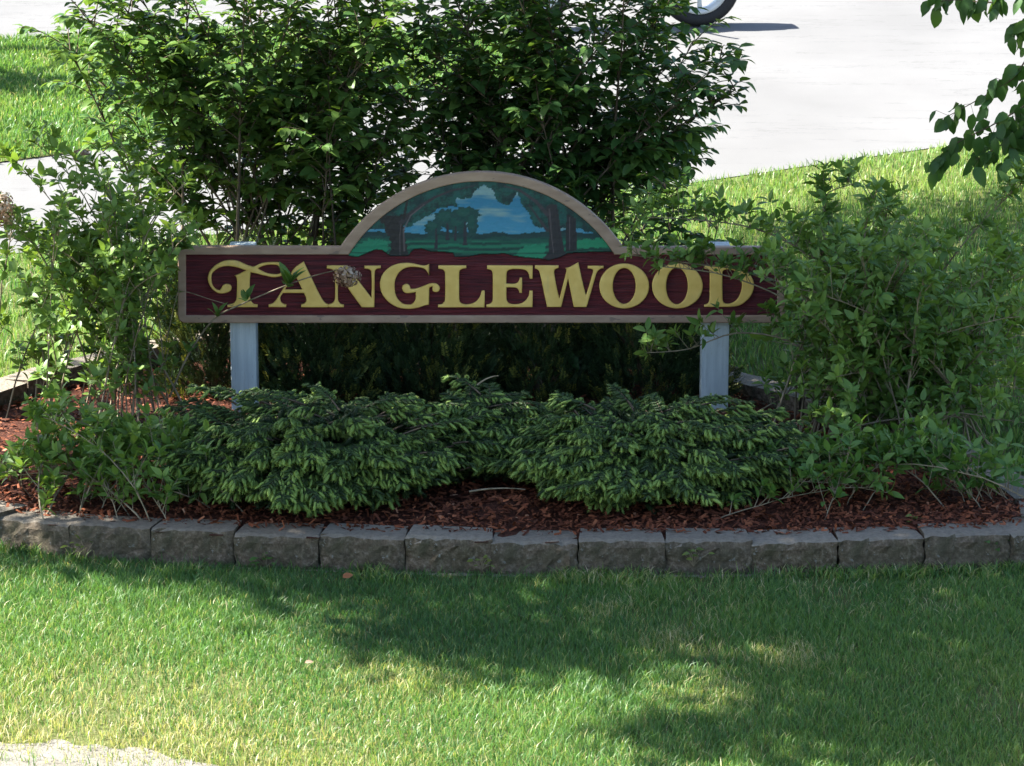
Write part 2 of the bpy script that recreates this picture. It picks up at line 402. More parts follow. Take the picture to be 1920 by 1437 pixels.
wall.location = (0, -2.5, 0)

gx, gy = np.meshgrid(np.linspace(-3.1, 2.6, 96), np.linspace(-2.7, 2.5, 88))
ins = in_poly(gx, gy, ring_poly)
acc = Acc(); zz = mulch_z(gx, gy) - .012
nx_ = gx.shape[1]; idx = np.arange(gx.size).reshape(gx.shape)
keep = (in_poly(gx[:-1, :-1] + .03, gy[:-1, :-1] + .03, ring_poly)) & (ring_dist(gx[:-1, :-1] + .03, gy[:-1, :-1] + .03) > .06)
F = np.stack([idx[:-1, :-1], idx[:-1, 1:], idx[1:, 1:], idx[1:, :-1]], -1)[keep]
acc.add(np.stack([gx, gy, zz], -1).reshape(-1, 3), F)
tag(put('mulch_bed', acc.mesh('mulch_bed', MAT['mulch'], True)), kind='structure')
# loose bark chips
N = 26000
cx = rng.uniform(-3, 2.5, N); cy = np.where(rng.random(N) < .62, rng.uniform(-2.55, -1.2, N), rng.uniform(-1.2, 1.0, N))
k = in_poly(cx, cy, ring_poly) & (ring_dist(cx, cy) > .10 + .07 * rng.random(N) ** 2); cx, cy = cx[k], cy[k]; N = len(cx)
d = unit(np.stack([rng.normal(size=N), rng.normal(size=N), rng.normal(0, .35, N)], -1)); up = unit(np.stack([rng.normal(0, .4, N), rng.normal(0, .4, N), np.ones(N)], -1))
chipT = (np.array([[-.16, -.5, 0], [.14, -.46, .05], [.2, .4, .06], [-.1, .5, 0], [0, 0, .13]]), np.array([[0, 1, 4], [1, 2, 4], [2, 3, 4], [3, 0, 4]]))
acc = Acc(); place(acc, chipT, np.stack([cx, cy, mulch_z(cx, cy) + rng.uniform(-.004, .012, N)], -1), frames(d, up), rng.uniform(.012, .045, N), np.clip(rng.beta(2, 2.6, N), 0, 1))
tag(put('bark_mulch', acc.mesh('bark_mulch', MAT['chip'])), 'loose reddish brown bark chips covering the raised bed', 'mulch', kind='stuff')

# ---------------------------------------------------------------- the sign
def S(px, py):
    p = at(px, py, 0.0); return (p[0], p[2])
def contour(pts, org, sc, n=5):
    """points (u, v[, 1=corner]) in a tracing grid -> smooth closed outline in sign-plane metres"""
    N = len(pts); out = []
    P = [np.array(S(org[0] + p[0] / sc, org[1] + p[1] / sc)) for p in pts]; C = [len(p) > 2 for p in pts]
    for i in range(N):
        j = (i + 1) % N; p1, p2 = P[i], P[j]
        m1 = np.zeros(2); m2 = np.zeros(2)
        m1 = (p2 - p1) if C[i] else (p2 - P[i - 1]) * .5
        m2 = (p2 - p1) if C[j] else (P[(j + 1) % N] - p1) * .5
        L = np.linalg.norm(p2 - p1)
        for mm in (m1, m2):
            ln = np.linalg.norm(mm)
            if ln > 1.3 * L: mm *= 1.3 * L / ln
        if C[i] and C[j]: out.append(p1); continue
        for k in range(n):
            t = k / n; h = t * t * (3 - 2 * t)
            out.append((2 * t ** 3 - 3 * t * t + 1) * p1 + (t ** 3 - 2 * t * t + t) * m1 + (3 * t * t - 2 * t ** 3) * p2 + (t ** 3 - t * t) * m2)
    return out
def plate(name, loops, y_front, y_back, bev, mat, parent):
    cu = bpy.data.curves.new(name, 'CURVE'); cu.dimensions = '2D'; cu.fill_mode = 'BOTH'
    cu.extrude = (y_back - y_front) / 2 - bev; cu.bevel_depth = bev; cu.bevel_resolution = 2; cu.offset = -bev
    for lp in loops:
        sp = cu.splines.new('POLY'); sp.points.add(len(lp) - 1); sp.use_cyclic_u = True
        sp.points.foreach_set('co', np.array([(p[0], p[1], 0, 1) for p in lp], np.float32).ravel())
    ob = bpy.data.objects.new('outline', cu); me = bpy.data.meshes.new_from_object(ob)
    bpy.data.objects.remove(ob); bpy.data.curves.remove(cu)
    me.name = name; me.transform(Matrix(((1, 0, 0, 0), (0, 0, -1, (y_front + y_back) / 2), (0, 1, 0, 0), (0, 0, 0, 1))))
    me.materials.clear(); me.materials.append(mat)
    return put(name, me, parent)
sign = thing('entrance_sign', 'maroon carved wooden sign with gold lettering and painted arched woodland scene on two posts', 'sign', (0, 0, 0))
def arc(cx, cy, r, a0, a1, n):
    return [(cx + r * math.cos(t), cy - r * math.sin(t)) for t in np.linspace(a0, a1, n)]
oA = math.asin((641.5 - 463.) / 319.5); iA = math.asin((634.6 - 477.) / 294.6)
outer = [(345, 605), (337, 601), (334, 594), (334, 470), (337, 464), (344, 462)] + arc(903, 641.5, 319.5, math.pi - oA, oA, 40) + [(1461, 463), (1468, 465), (1471, 471), (1471, 594), (1468, 601), (1460, 605)]
inner = [(349, 591), (349, 477)] + arc(903, 634.6, 294.6, math.pi - iA, iA, 40) + [(1457, 477), (1457, 591)]
plate('frame', [[S(*p) for p in outer], [S(*p) for p in inner]], -.018, .045, .006, MAT['tan'], sign)
plate('plank', [[S(*p) for p in ((346, 594), (346, 548.6), (1460, 548.6), (1460, 594))]], 0., .036, .0015, MAT['maroon'], sign)
plate('plank', [[S(*p) for p in ((346, 548.2), (346, 475), (1460, 475), (1460, 548.2))]], 0., .036, .0015, MAT['maroon'], sign)
plate('arch_panel', [[S(*p) for p in [(652, 474.6)] + arc(903, 634.6, 297, math.pi - iA - .005, iA + .005, 30) + [(1154, 474.6)]]], .001, .034, .001, MAT['maroon'], sign)
# gold letters (ten of them), traced outlines, raised with rounded edges
c1, c2, c3, c4 = (380, 480), (490, 480), (600, 480), (700, 480); k1 = 10.667
T_ = [(300, 730), (200, 660), (140, 570), (110, 470), (115, 390), (140, 310), (190, 240), (260, 180), (340, 130), (430, 95), (520, 80), (620, 80), (720, 100), (820, 145), (900, 180), (1005, 210, 1),
      (1060, 195), (1150, 150), (1260, 125), (1400, 118), (1530, 125), (1610, 170), (1645, 250), (1635, 330), (1590, 385), (1500, 415), (1400, 420), (1300, 400), (1180, 370), (1060, 342), (965, 322, 1),
      (950, 450), (945, 600), (945, 760), (955, 860), (985, 920), (1030, 955), (1100, 965, 1), (1100, 1018, 1), (500, 1018, 1), (500, 965, 1), (600, 950), (650, 910), (675, 860), (685, 760), (690, 600), (688, 470), (670, 410), (640, 385, 1),
      (740, 350), (820, 310), (880, 285, 1), (800, 260), (700, 225), (600, 205), (500, 198), (400, 210), (320, 240), (250, 285), (200, 335), (180, 400), (180, 480), (195, 560), (230, 620), (280, 665), (345, 682, 1),
      (385, 620), (410, 580), (450, 560), (500, 555), (550, 570), (580, 610), (580, 650), (560, 690), (510, 720), (440, 740), (370, 745)]
Th = [(1105, 245, 1), (1180, 290), (1280, 335), (1380, 355), (1480, 360), (1555, 340), (1575, 285), (1560, 225), (1510, 185), (1420, 170), (1300, 175), (1200, 200)]
A_ = [(850, 105, 1), (900, 215), (1000, 420), (1100, 635), (1190, 810), (1240, 890), (1290, 940), (1342, 960, 1), (1342, 1020, 1), (800, 1020, 1), (800, 965, 1), (860, 945), (895, 900), (900, 850), (880, 790), (855, 735, 1), (440, 735, 1),
      (395, 800), (385, 850), (395, 910), (440, 950), (500, 965, 1), (500, 1018, 1), (150, 1018, 1), (150, 968, 1), (230, 940), (300, 870), (360, 770), (420, 675), (500, 530), (565, 420), (620, 300), (690, 215), (780, 150)]
Ah = [(478, 668, 1), (560, 520), (640, 345, 1), (700, 420), (780, 580), (822, 668, 1)]
N_ = [(140, 185, 1), (560, 185, 1), (800, 530, 1), (1030, 830, 1), (1035, 600), (1030, 330), (1010, 280), (960, 255), (890, 250, 1), (890, 190, 1), (1218, 190, 1), (1218, 240, 1), (1150, 250), (1105, 290), (1095, 350, 1), (1092, 1020, 1), (835, 1020, 1),
      (590, 680, 1), (362, 370, 1), (362, 850), (375, 910), (420, 955), (480, 968, 1), (480, 1020, 1), (170, 1020, 1), (170, 962, 1), (235, 945), (285, 900), (302, 840), (305, 600), (302, 380), (290, 310), (250, 265), (140, 245, 1)]
G_ = [(1118, 155, 1), (1118, 390, 1), (1080, 310), (1020, 250), (930, 225), (820, 215), (700, 220), (600, 260), (520, 325), (460, 420), (430, 520), (428, 640), (445, 760), (480, 840), (530, 900), (600, 950), (680, 968), (760, 960), (820, 910), (845, 850), (850, 715, 1),
      (790, 728), (720, 738), (650, 735), (600, 700), (575, 640), (590, 590), (640, 558), (690, 560), (730, 600), (745, 652, 1), (830, 650), (930, 625), (1040, 580), (1130, 548), (1210, 540), (1280, 560), (1325, 610), (1330, 660), (1300, 705), (1255, 718), (1200, 700), (1180, 655), (1190, 605, 1), (1150, 612), (1120, 640, 1),
      (1115, 970, 1), (1030, 985), (930, 1020), (800, 1048), (650, 1050), (500, 1025), (380, 965), (280, 890), (200, 790), (150, 680), (132, 570), (145, 460), (190, 360), (270, 265), (370, 195), (500, 150), (620, 135), (760, 140), (880, 165), (980, 185), (1060, 182)]
L_ = [(115, 165, 1), (618, 165, 1), (618, 215, 1), (550, 228), (505, 255), (492, 310), (490, 600), (492, 760), (505, 820), (550, 855), (640, 865), (740, 845), (820, 790), (870, 710), (895, 620, 1), (950, 620, 1), (948, 920, 1), (108, 920, 1), (108, 872, 1), (180, 860), (220, 820), (235, 760), (238, 600), (236, 330), (225, 270), (190, 238), (115, 225, 1)]
E_ = [(992, 165, 1), (1812, 168, 1), (1812, 405, 1), (1758, 405, 1), (1740, 320), (1700, 260), (1620, 235), (1500, 230), (1410, 240), (1360, 270), (1342, 330), (1338, 495, 1), (1480, 497), (1540, 475), (1570, 430), (1580, 388, 1), (1622, 388, 1), (1622, 660, 1), (1575, 660, 1), (1555, 600), (1520, 570), (1470, 562), (1340, 560, 1),
      (1342, 760), (1360, 820), (1410, 855), (1500, 865), (1600, 850), (1680, 800), (1735, 720), (1755, 620, 1), (1812, 620, 1), (1812, 918, 1), (980, 918, 1), (980, 870, 1), (1050, 855), (1085, 815), (1092, 750), (1094, 500), (1090, 310), (1075, 262), (1040, 240), (992, 232, 1)]
W_ = [(155, 205, 1), (685, 205, 1), (685, 262, 1), (620, 290), (590, 330), (590, 390), (640, 680), (705, 950, 1), (780, 650), (850, 380), (860, 310), (842, 268, 1), (930, 245), (1030, 195), (1130, 135, 1), (1160, 280), (1220, 560), (1300, 880, 1), (1380, 620), (1450, 380), (1460, 330), (1440, 295), (1340, 270, 1), (1340, 215, 1), (1695, 215, 1), (1695, 268, 1),
      (1620, 290), (1555, 350), (1520, 430), (1430, 750), (1315, 1140, 1), (1025, 1140, 1), (970, 860), (900, 500, 1), (830, 790), (745, 1140, 1), (425, 1140, 1), (350, 780), (265, 380), (230, 310), (155, 275, 1)]
D_ = [(245, 460, 1), (440, 456), (600, 458), (760, 480), (880, 550), (960, 650), (985, 760), (960, 870), (890, 970), (780, 1050), (660, 1076), (480, 1078), (240, 1078, 1), (240, 1048, 1), (290, 1030), (315, 990), (322, 900), (322, 600), (318, 540), (290, 515), (245, 505, 1)]
Dh = [(515, 560), (545, 524), (620, 515), (720, 555), (785, 650), (805, 760), (780, 880), (720, 980), (640, 1025), (570, 1030), (525, 1000), (515, 930)]
def ell(cx, cy, a, b): return [(cx + a * math.cos(t), cy + b * math.sin(t)) for t in np.linspace(0, 2 * math.pi, 17)[:-1]]
for loops, org, sc in [([T_, Th], c1, k1), ([A_, Ah], c2, k1), ([N_], c3, k1), ([G_], c4, k1), ([L_], (810, 480), 9.6), ([E_], (810, 480), 9.6), ([W_], (990, 480), 11.975),
                       ([ell(525, 488, 407, 367), ell(526, 488, 186, 293)], (1110, 480), 8.727), ([ell(1395, 487, 415, 368), ell(1388, 487, 177, 300)], (1110, 480), 8.727), ([D_, Dh], (1290, 440), 7.985)]:
    plate('letter', [contour(l, org, sc) for l in loops], -.020, .003, .006, MAT['gold'], sign)
# painted arch scene on its own thin relief panel
PX, PY = np.meshgrid(np.arange(652, 1157, 1.6), np.arange(336, 494, 1.6))
wx = PX + 3.2 * vnoise(PX, PY, .22, 11) + 1.6 * vnoise(PX, PY, .7, 12); wy = PY + 3.2 * vnoise(PX, PY, .22, 13) + 1.6 * vnoise(PX, PY, .7, 14)
img = np.zeros(PX.shape + (3,)); L3 = lambda r, g, b: np.array(lin(r, g, b)[:3])
def blend(mask, col, a=1.0):
    m_ = np.asarray(mask, float) * a; img[:] = img * (1 - m_[..., None]) + np.asarray(col) * m_[..., None]
t = np.clip((PY - 345) / 90, 0, 1)[..., None]
img[:] = L3(48, 132, 168) * (1 - t) + L3(88, 168, 200) * t
blend(np.clip(vnoise(PX * .35, PY * 1.6, .09, 15) * 1.7 + .05, 0, 1), L3(158, 190, 190), .9)
def poly(pts, col, a=1., warp=True): blend(in_poly(wx if warp else PX, wy if warp else PY, pts), col, a)
def blob(cx, cy, rx, ry, col, a=1.):
    th_ = np.arctan2((PY - cy) / ry, (PX - cx) / rx); rr = np.hypot((PX - cx) / rx, (PY - cy) / ry)
    blend(rr < 1 + .10 * np.sin(9 * th_ + cx) + .06 * np.sin(17 * th_ + cy), col, a)
tl = 436 + 7 * vnoise(PX, PX * 0, .05, 16)
blend(PY > tl, L3(22, 74, 78)); blend(PY > tl + 9 + 3 * vnoise(PX, PX * 0, .09, 17), L3(20, 92, 84))
blend(PY > 449 + 4 * vnoise(PX, PX * 0, .035, 18), L3(24, 108, 92))
band = np.sin(PY * .55 + .02 * PX + 3 * vnoise(PX, PY, .02, 19)); blend((PY > 452) & (band > .25), L3(34, 146, 112), .75); blend((PY > 456) & (band < -.6), L3(14, 76, 70), .8)
poly([(655, 470), (690, 448), (725, 452), (728, 472), (690, 484), (655, 488)], L3(40, 158, 122), .8)
poly([(985, 462), (1022, 456), (1024, 482), (960, 482)], L3(46, 166, 128), .8); poly([(1082, 450), (1135, 446), (1145, 462), (1082, 466)], L3(46, 168, 124), .85)
for cx_, cy_, rx_, ry_ in ((812, 428, 16, 15), (836, 410, 22, 18), (858, 418, 18, 20), (874, 402, 26, 14), (886, 420, 10, 26)):
    blob(cx_, cy_, rx_, ry_, L3(20, 86, 84)); blob(cx_ - 2, cy_ - 4, rx_ * .6, ry_ * .5, L3(30, 108, 96), .6)
for x_, y0, y1, w_ in ((818, 428, 466, 2.4), (839, 418, 450, 2.6), (854, 424, 452, 2), (872, 416, 460, 3)):
    poly([(x_ - w_ * .6, y0), (x_ + w_ * .6, y0), (x_ + w_ * 1.4, y1), (x_ - w_ * 1.4, y1)], L3(58, 56, 70), 1., False)
canL = [(640, 470), (655, 440), (700, 428), (725, 430), (735, 420), (770, 425), (790, 412), (806, 404), (820, 392), (840, 388), (862, 388), (852, 374), (880, 372), (895, 352), (930, 344), (930, 320), (640, 320)]
poly(canL, L3(20, 88, 84)); poly([(900, 320), (905, 345), (912, 352), (925, 358), (934, 378), (950, 388), (965, 372), (972, 358), (980, 388), (992, 400), (1004, 425), (1020, 430), (1085, 428), (1110, 438), (1160, 436), (1160, 320)], L3(20, 86, 82))
cn = vnoise(PX, PY, .16, 21); top_ = img[..., 2] < .13
cano = (in_poly(wx, wy, canL) | (PX > 905)) & (PY < 436) & (img[..., 0] < .02)
cn2 = vnoise(PX, PY, .55, 25); blend(cano & (cn2 > .25), L3(34, 112, 100), .45); blend(cano & (cn2 < -.3), L3(10, 50, 58), .5)
blend(cano & (cn > .22), L3(28, 108, 104), .55); blend(cano & (cn < -.25), L3(10, 54, 64), .7)
TR, TH = L3(48, 40, 48), L3(128, 116, 120)
poly([(722, 404), (755, 404), (757, 440), (764, 470), (770, 484), (724, 484), (736, 470), (730, 440)], TR); poly([(714, 406), (722, 408), (736, 440), (726, 446)], TR)
def stroke(pts, w0, w1, col, a=1.):
    P = np.array(pts, float); n_ = len(P)
    for i in range(n_ - 1):
        a_, b_ = P[i], P[i + 1]; dd = b_ - a_; tt = np.clip(((PX - a_[0]) * dd[0] + (PY - a_[1]) * dd[1]) / (dd @ dd), 0, 1)
        ds = np.hypot(PX - a_[0] - tt * dd[0], PY - a_[1] - tt * dd[1]); w_ = w0 + (w1 - w0) * (i + tt) / (n_ - 1); blend(np.clip(w_ - ds + .5, 0, 1), col, a)
stroke([(752, 418), (768, 402), (790, 386), (815, 370), (845, 358), (890, 348)], 4.5, 1, L3(70, 62, 72)); stroke([(757, 410), (762, 385), (766, 368)], 3, 1.2, TR)
stroke([(758, 470), (757, 430), (770, 404), (795, 384)], 1.6, .8, TH, .8); stroke([(750, 480), (750, 440), (752, 420)], 1.2, .8, TH, .5)
poly([(1024, 388), (1030, 383), (1044, 384), (1047, 400), (1053, 440), (1058, 470), (1070, 484), (1014, 488), (1028, 474), (1030, 440)], L3(62, 54, 64), 1., False)
poly([(1062, 404), (1068, 402), (1080, 410), (1082, 470), (1060, 472)], L3(52, 46, 58), 1., False)
stroke([(1026, 432), (1010, 410), (992, 384)], 3.2, 1, L3(74, 66, 76)); stroke([(1026, 402), (1005, 378), (975, 357), (945, 349)], 4, 1.2, L3(80, 72, 80))
for dx_ in (4, 12, 18): stroke([(1026 + dx_, 392), (1030 + dx_, 440), (1034 + dx_, 476)], .9, .7, TH if dx_ == 4 else L3(46, 42, 56), .7)
stroke([(1068, 408), (1068, 468)], 1, .8, TH, .6); stroke([(1075, 412), (1076, 468)], 1, .8, L3(40, 38, 50), .8)
stroke([(650, 474), (1160, 475)], .8, .8, L3(14, 46, 50), .7)
img[:] = np.clip(img, 0, 1) ** 1.16
wav = np.interp(PX, [652, 672, 690, 705, 716, 730, 765, 776, 790, 805, 830, 848, 852, 880, 905, 930, 945, 958, 985, 1010, 1030, 1050, 1065, 1090, 1150, 1160], [481, 483, 475, 469, 470, 480, 481, 469, 467, 472, 473, 475, 482, 482, 477, 478, 476, 480, 484, 486, 489, 484, 476, 474, 472, 470])
edge = 1 * (np.hypot(PX - 903, PY - 634.6) < 295.6); blend((wav - PY < 2.2), L3(12, 40, 44), .8)
ok = (edge > 0) & (PY < wav)
q = at(0, 0, 0); ii = np.arange(PX.size).reshape(PX.shape)
SX = np.zeros(PX.shape); SZ = np.zeros(PX.shape)
bb_ = (718.5 - PY) / FPX; dy_ = cP + bb_ * sP; tt_ = -CAMP[1] / dy_
SX[:] = (PX - 960) / FPX * tt_; SZ[:] = CAMP[2] + (-sP + bb_ * cP) * tt_
fk = ok[:-1, :-1] & ok[1:, 1:] & ok[:-1, 1:] & ok[1:, :-1]
Fq = np.stack([ii[1:, :-1], ii[1:, 1:], ii[:-1, 1:], ii[:-1, :-1]], -1)[fk]
used = np.unique(Fq); remap = np.full(PX.size, -1); remap[used] = np.arange(len(used))
acc = Acc(); relief = -.006 + .0006 * vnoise(PX, PY, .5, 30)
acc.add(np.stack([SX, relief, SZ], -1).reshape(-1, 3)[used], remap[Fq]); me = acc.mesh('mural', MAT['mural'], True, False)
bm = bmesh.new(); bm.from_mesh(me)                      # give the painted relief its own thickness, down to the boards
ext = bmesh.ops.extrude_edge_only(bm, edges=[e for e in bm.edges if e.is_boundary])
for vtx in [g for g in ext['geom'] if isinstance(g, bmesh.types.BMVert)]: vtx.co.y = .0012
bm.to_mesh(me); bm.free()
ca = me.color_attributes.new('paint', 'FLOAT_COLOR', 'POINT')
cols = np.ones((len(me.vertices), 4), np.float32); cols[:, :3] = L3(14, 44, 46); cols[:len(used), :3] = np.clip(img.reshape(-1, 3)[used], 0, 1)
ca.data.foreach_set('color', cols.ravel()); put('mural', me, sign)
# two posts behind the board
for x0, x1 in ((433, 481), (1315, 1366)):
    a, b = at(x0, 700, .046)[0], at(x1, 700, .046)[0]; acc = Acc(); zt = at(900, 458, .1)[2]
    box_acc(acc, ((a + b) / 2, .046 + .068, (zt - .35) / 2), (b - a, .134, zt + .35)); me = bevel_mesh(acc.mesh('post', MAT['post'], False, False), .004)
    put('post', me, sign)

# ---------------------------------------------------------------- plants: shared pieces
LEAF = [leaf_template(rng.uniform(.40, .52), rng.uniform(.15, .5), rng.uniform(.05, .4), rng.normal(0, .25)) for _ in range(6)]
OVATE = [leaf_template(rng.uniform(.52, .66), rng.uniform(.1, .4), rng.uniform(.1, .5), rng.normal(0, .3)) for _ in range(6)]
class Foliage:
    """keeps every leaf's frame so that the most visible ones can become objects of their own"""
    def __init__(s): s.p = []; s.d = []; s.u = []; s.s = []; s.t = []
    def add(s, p, d, u, sc, t): s.p.append(p); s.d.append(d); s.u.append(u); s.s.append(sc); s.t.append(t)
    def build(s, root, tmpls, mat, n_obj=300, name='leaf', mass='foliage', seed=1, min_z=-9):
        r = np.random.default_rng(seed); P = np.array(s.p); D = np.array(s.d); U = np.array(s.u); Sc = np.array(s.s); T = np.clip(np.array(s.t), 0, 1)
        org = np.array(root.location); R = frames(D, U); k = len(P); var = r.integers(0, len(tmpls), k)
        view = unit(P - CAMP); dist = np.linalg.norm(P - CAMP, axis=1)
        q = P - CAMP; dep = q[:, 1] * cP - q[:, 2] * sP; u_ = 960 + FPX * q[:, 0] / dep; v_ = 718.5 - FPX * (q[:, 1] * sP + q[:, 2] * cP) / dep
        infr = (u_ > 0) & (u_ < 1920) & (v_ > 0) & (v_ < 1437)
        # coverage grid: prefer leaves in front of the others
        cell = (np.clip(u_, 0, 1919) // 24 * 100 + np.clip(v_, 0, 1436) // 24).astype(int); front = np.zeros(k, bool); order = np.argsort(dist); seen = {}
        for i in order:
            c = seen.get(cell[i], 0)
            if c < 2: front[i] = True; seen[cell[i]] = c + 1
        score = Sc ** 2 * np.abs(np.einsum('ij,ij->i', R[:, :, 2], view)) * infr * np.where(front, 1., .15) * (P[:, 2] > min_z)
        sel = np.argsort(-score)[:min(n_obj, int(infr.sum()))]; mask = np.zeros(k, bool); mask[sel] = True
        acc = Acc()
        for j in range(len(tmpls)):
            w = (var == j) & ~mask; place(acc, tmpls[j], P[w] - org, R[w], Sc[w], T[w])
        if acc.n: tag(put(mass, acc.mesh(mass, mat, True), root), kind='stuff')
        lib = {}
        for i in sel:
            key = (var[i], int(np.clip(T[i] * 5, 0, 4)))
            if key not in lib:
                a = Acc(); place(a, tmpls[key[0]], np.zeros((1, 3)), np.eye(3)[None], 1.0, (key[1] + .5) / 5); lib[key] = a.mesh(name, mat, True)
            Mx = Matrix(R[i].tolist()).to_4x4() @ Matrix.Scale(float(Sc[i]), 4); Mx.translation = Vector((P[i] - org).tolist())
            put(name, lib[key], root, mtx=Mx)
def rdir(r, n=None): return unit(r.normal(size=3 if n is None else (n, 3)))
def cluster(fol, r, p, d, n, size, t, spread=(.6, 1.3)):
    """a tuft of leaves at a shoot's end, standing around direction d"""
    a0 = r.uniform(0, 6.28); d = unit(d); x = unit(np.cross(d, rdir(r))); y = np.cross(d, x)
    for i in range(n):
        a = a0 + i * 1.57 + (i // 2) * .8 + r.normal(0, .2); th = r.uniform(*spread) * (1.15 if i < n / 2 else .6)
        o = x * math.cos(a) + y * math.sin(a); ld = unit(d * math.cos(th) + o * math.sin(th))
        fol.add(p - d * .02 * (1 - i / n) + ld * .006, ld, unit(d * math.sin(th) - o * math.cos(th) + rdir(r) * .25) , size * r.uniform(.5, 1.3), t + r.normal(0, .15))
def stem_objs(root, paths, mat, name='stem', sides=5, limit=300):
    org = np.array(root.location)
    for pts, rad in paths:
        a = Acc(); tube(a, np.asarray(pts) - org, rad, sides, rng.uniform(0, 1)); put(name, a.mesh(name, mat, True), root)
def hydrangea(label, base, tips, seed, size=.07, tint=.45, per=9, group=None, extra=None, spread=.26, n_obj=300, base_r=.0062, tmin=.22):
    r = np.random.default_rng(seed); base = np.asarray(base, float)
    root = thing('hydrangea_bush', label, 'bush', tuple(base), group); fol = Foliage(); paths = []; tw = Acc()
    allp = []
    for tp in tips:
        tp = np.asarray(tp, float); b = base + np.array([r.normal(0, spread), r.normal(0, spread * .7), 0]); b[2] = mulch_z(b[0], b[1]) - .02
        L = np.linalg.norm(tp - b); c = b + (tp - b) * np.array([.32, .32, .68]) + np.array([0, 0, .10 * L]) + r.normal(0, .03, 3)
        P = bez(b, c, tp, 10) + np.cumsum(r.normal(0, .004, (10, 3)), 0); allp.append((P, base_r * r.uniform(.6, 1.1)))
    for P, b0 in allp + [(np.asarray(e[0], float), e[1]) for e in (extra or [])]:
        n = len(P); paths.append((P, np.linspace(b0, .0022, n))); L = np.sum(np.linalg.norm(np.diff(P, axis=0), axis=1))
        T = unit(np.gradient(P, axis=0)); m_ = max(3, int(per * L / .9 * r.uniform(.8, 1.2)))
        for j in range(m_):
            t_ = r.uniform(tmin, .98); i = min(int(t_ * (n - 1)), n - 2); f = t_ * (n - 1) - i; p = P[i] * (1 - f) + P[i + 1] * f
            o = rdir(r); o[2] = abs(o[2]) * .6; d = unit(T[i] * .5 + o + np.array([0, 0, .55])); ln = r.uniform(.03, .15)
            e = p + d * ln + np.array([0, 0, .15 * ln]); tube(tw, bez(p, p + d * ln * .5, e, 4) - base, np.linspace(.0022, .0012, 4), 4, r.uniform(0, 1))
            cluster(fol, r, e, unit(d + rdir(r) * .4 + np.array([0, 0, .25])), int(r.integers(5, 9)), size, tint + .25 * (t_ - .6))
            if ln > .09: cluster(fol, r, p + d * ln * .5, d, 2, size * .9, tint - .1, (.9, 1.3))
        cluster(fol, r, P[-1], T[-1] + np.array([0, 0, .4]), 7, size, tint + .25)
    stem_objs(root, paths, MAT['stem'])
    tag(put('twig', tw.mesh('twig', MAT['stem'], True), root), kind='stuff')
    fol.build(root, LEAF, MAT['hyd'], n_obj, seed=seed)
    return root
def tips_in(poly, n, ylo, yhi, seed):
    r = np.random.default_rng(seed); P = np.array(poly, float); out = []
    while len(out) < n:
        u = r.uniform(P[:, 0].min(), P[:, 0].max()); v = r.uniform(P[:, 1].min(), P[:, 1].max())
        if in_poly(np.array([u]), np.array([v]), poly)[0]:
            p = at(u, v, r.uniform(ylo, yhi))
            if p[2] > .12: out.append(p)
    return out
def flower_head(root, p, r0, seed, squash=.8):
    r = np.random.default_rng(seed); n = 520; d = rdir(r, n); pos = np.array(p) + d * r0 * np.array([1, .9, squash]) * (r.uniform(.25, 1, n) ** .5)[:, None]
    a = Acc(); tl_ = leaf_template(.9, .3, .3)
    place(a, tl_, pos - np.array(root.location), frames(unit(np.cross(d, rdir(r, n))), d), r.uniform(.010, .019, n), np.clip(r.normal(.40, .22, n) + d[:, 2] * .2 + d[:, 0] * .2, 0, 1))
    return put('dried_flower', a.mesh('dried_flower', MAT['flower']), root)

# big left hydrangea, with the long branch that reaches across the sign
LB = at(205, 790, -.25); LB[2] = .03
tips = tips_in([(30, 250), (150, 275), (260, 270), (330, 330), (400, 350), (400, 450), (330, 520), (300, 600), (60, 640), (-60, 560), (-90, 380)], 40, -.85, .25, 31)
YB = -.30
br = smooth_poly([at(318, 745, -.28), at(352, 668, -.3), at(400, 600, YB), at(450, 572, YB - .02), at(520, 542, YB - .04), at(580, 520, YB - .04), at(634, 506, YB - .04)], 4, False)
br2 = smooth_poly([at(300, 700, -.2), at(330, 560, -.22), at(345, 547, -.24), at(395, 562, -.26), at(440, 575, -.27)], 4, False)
hl = hydrangea('tall leafy hydrangea with many thin grey stems at the left end of the sign', LB, tips, 41, .064, .98, 13, 'hydrangeas in the bed', tmin=.10)
fol = Foliage(); r_ = np.random.default_rng(5)
stem_objs(hl, [(br, np.linspace(.006, .0026, len(br))), (br2, np.linspace(.003, .0015, len(br2)))], MAT['stem'])
for u, v, n in ((408, 590, 6), (462, 562, 5), (541, 533, 7), (352, 655, 4)):
    p = at(u, v, YB - .03); d_ = unit(np.array([.15, -.25, 1.0])); cluster(fol, r_, p, d_, n, .105 if n == 7 else .066, .6, (.2, .9))
fol.build(hl, LEAF, MAT['hyd'], 40, seed=6)
flower_head(hl, at(650, 519, YB - .05), .075, 3, .75); flower_head(hl, at(2, 392, -.6), .075, 4, 1.25); flower_head(hl, at(152, 292, -.1), .045, 5)
# low one in front of it
b = at(215, 935, -1.9); b[2] = mulch_z(b[0], b[1])
hydrangea('low bright green hydrangea by the front wall at the left', b, tips_in([(10, 790), (90, 770), (160, 790), (330, 790), (400, 810), (360, 905), (160, 900), (10, 890)], 26, -2.0, -1.35, 32), 42, .058, .90, 18, 'hydrangeas in the bed', spread=.36, base_r=.0045, tmin=.08)
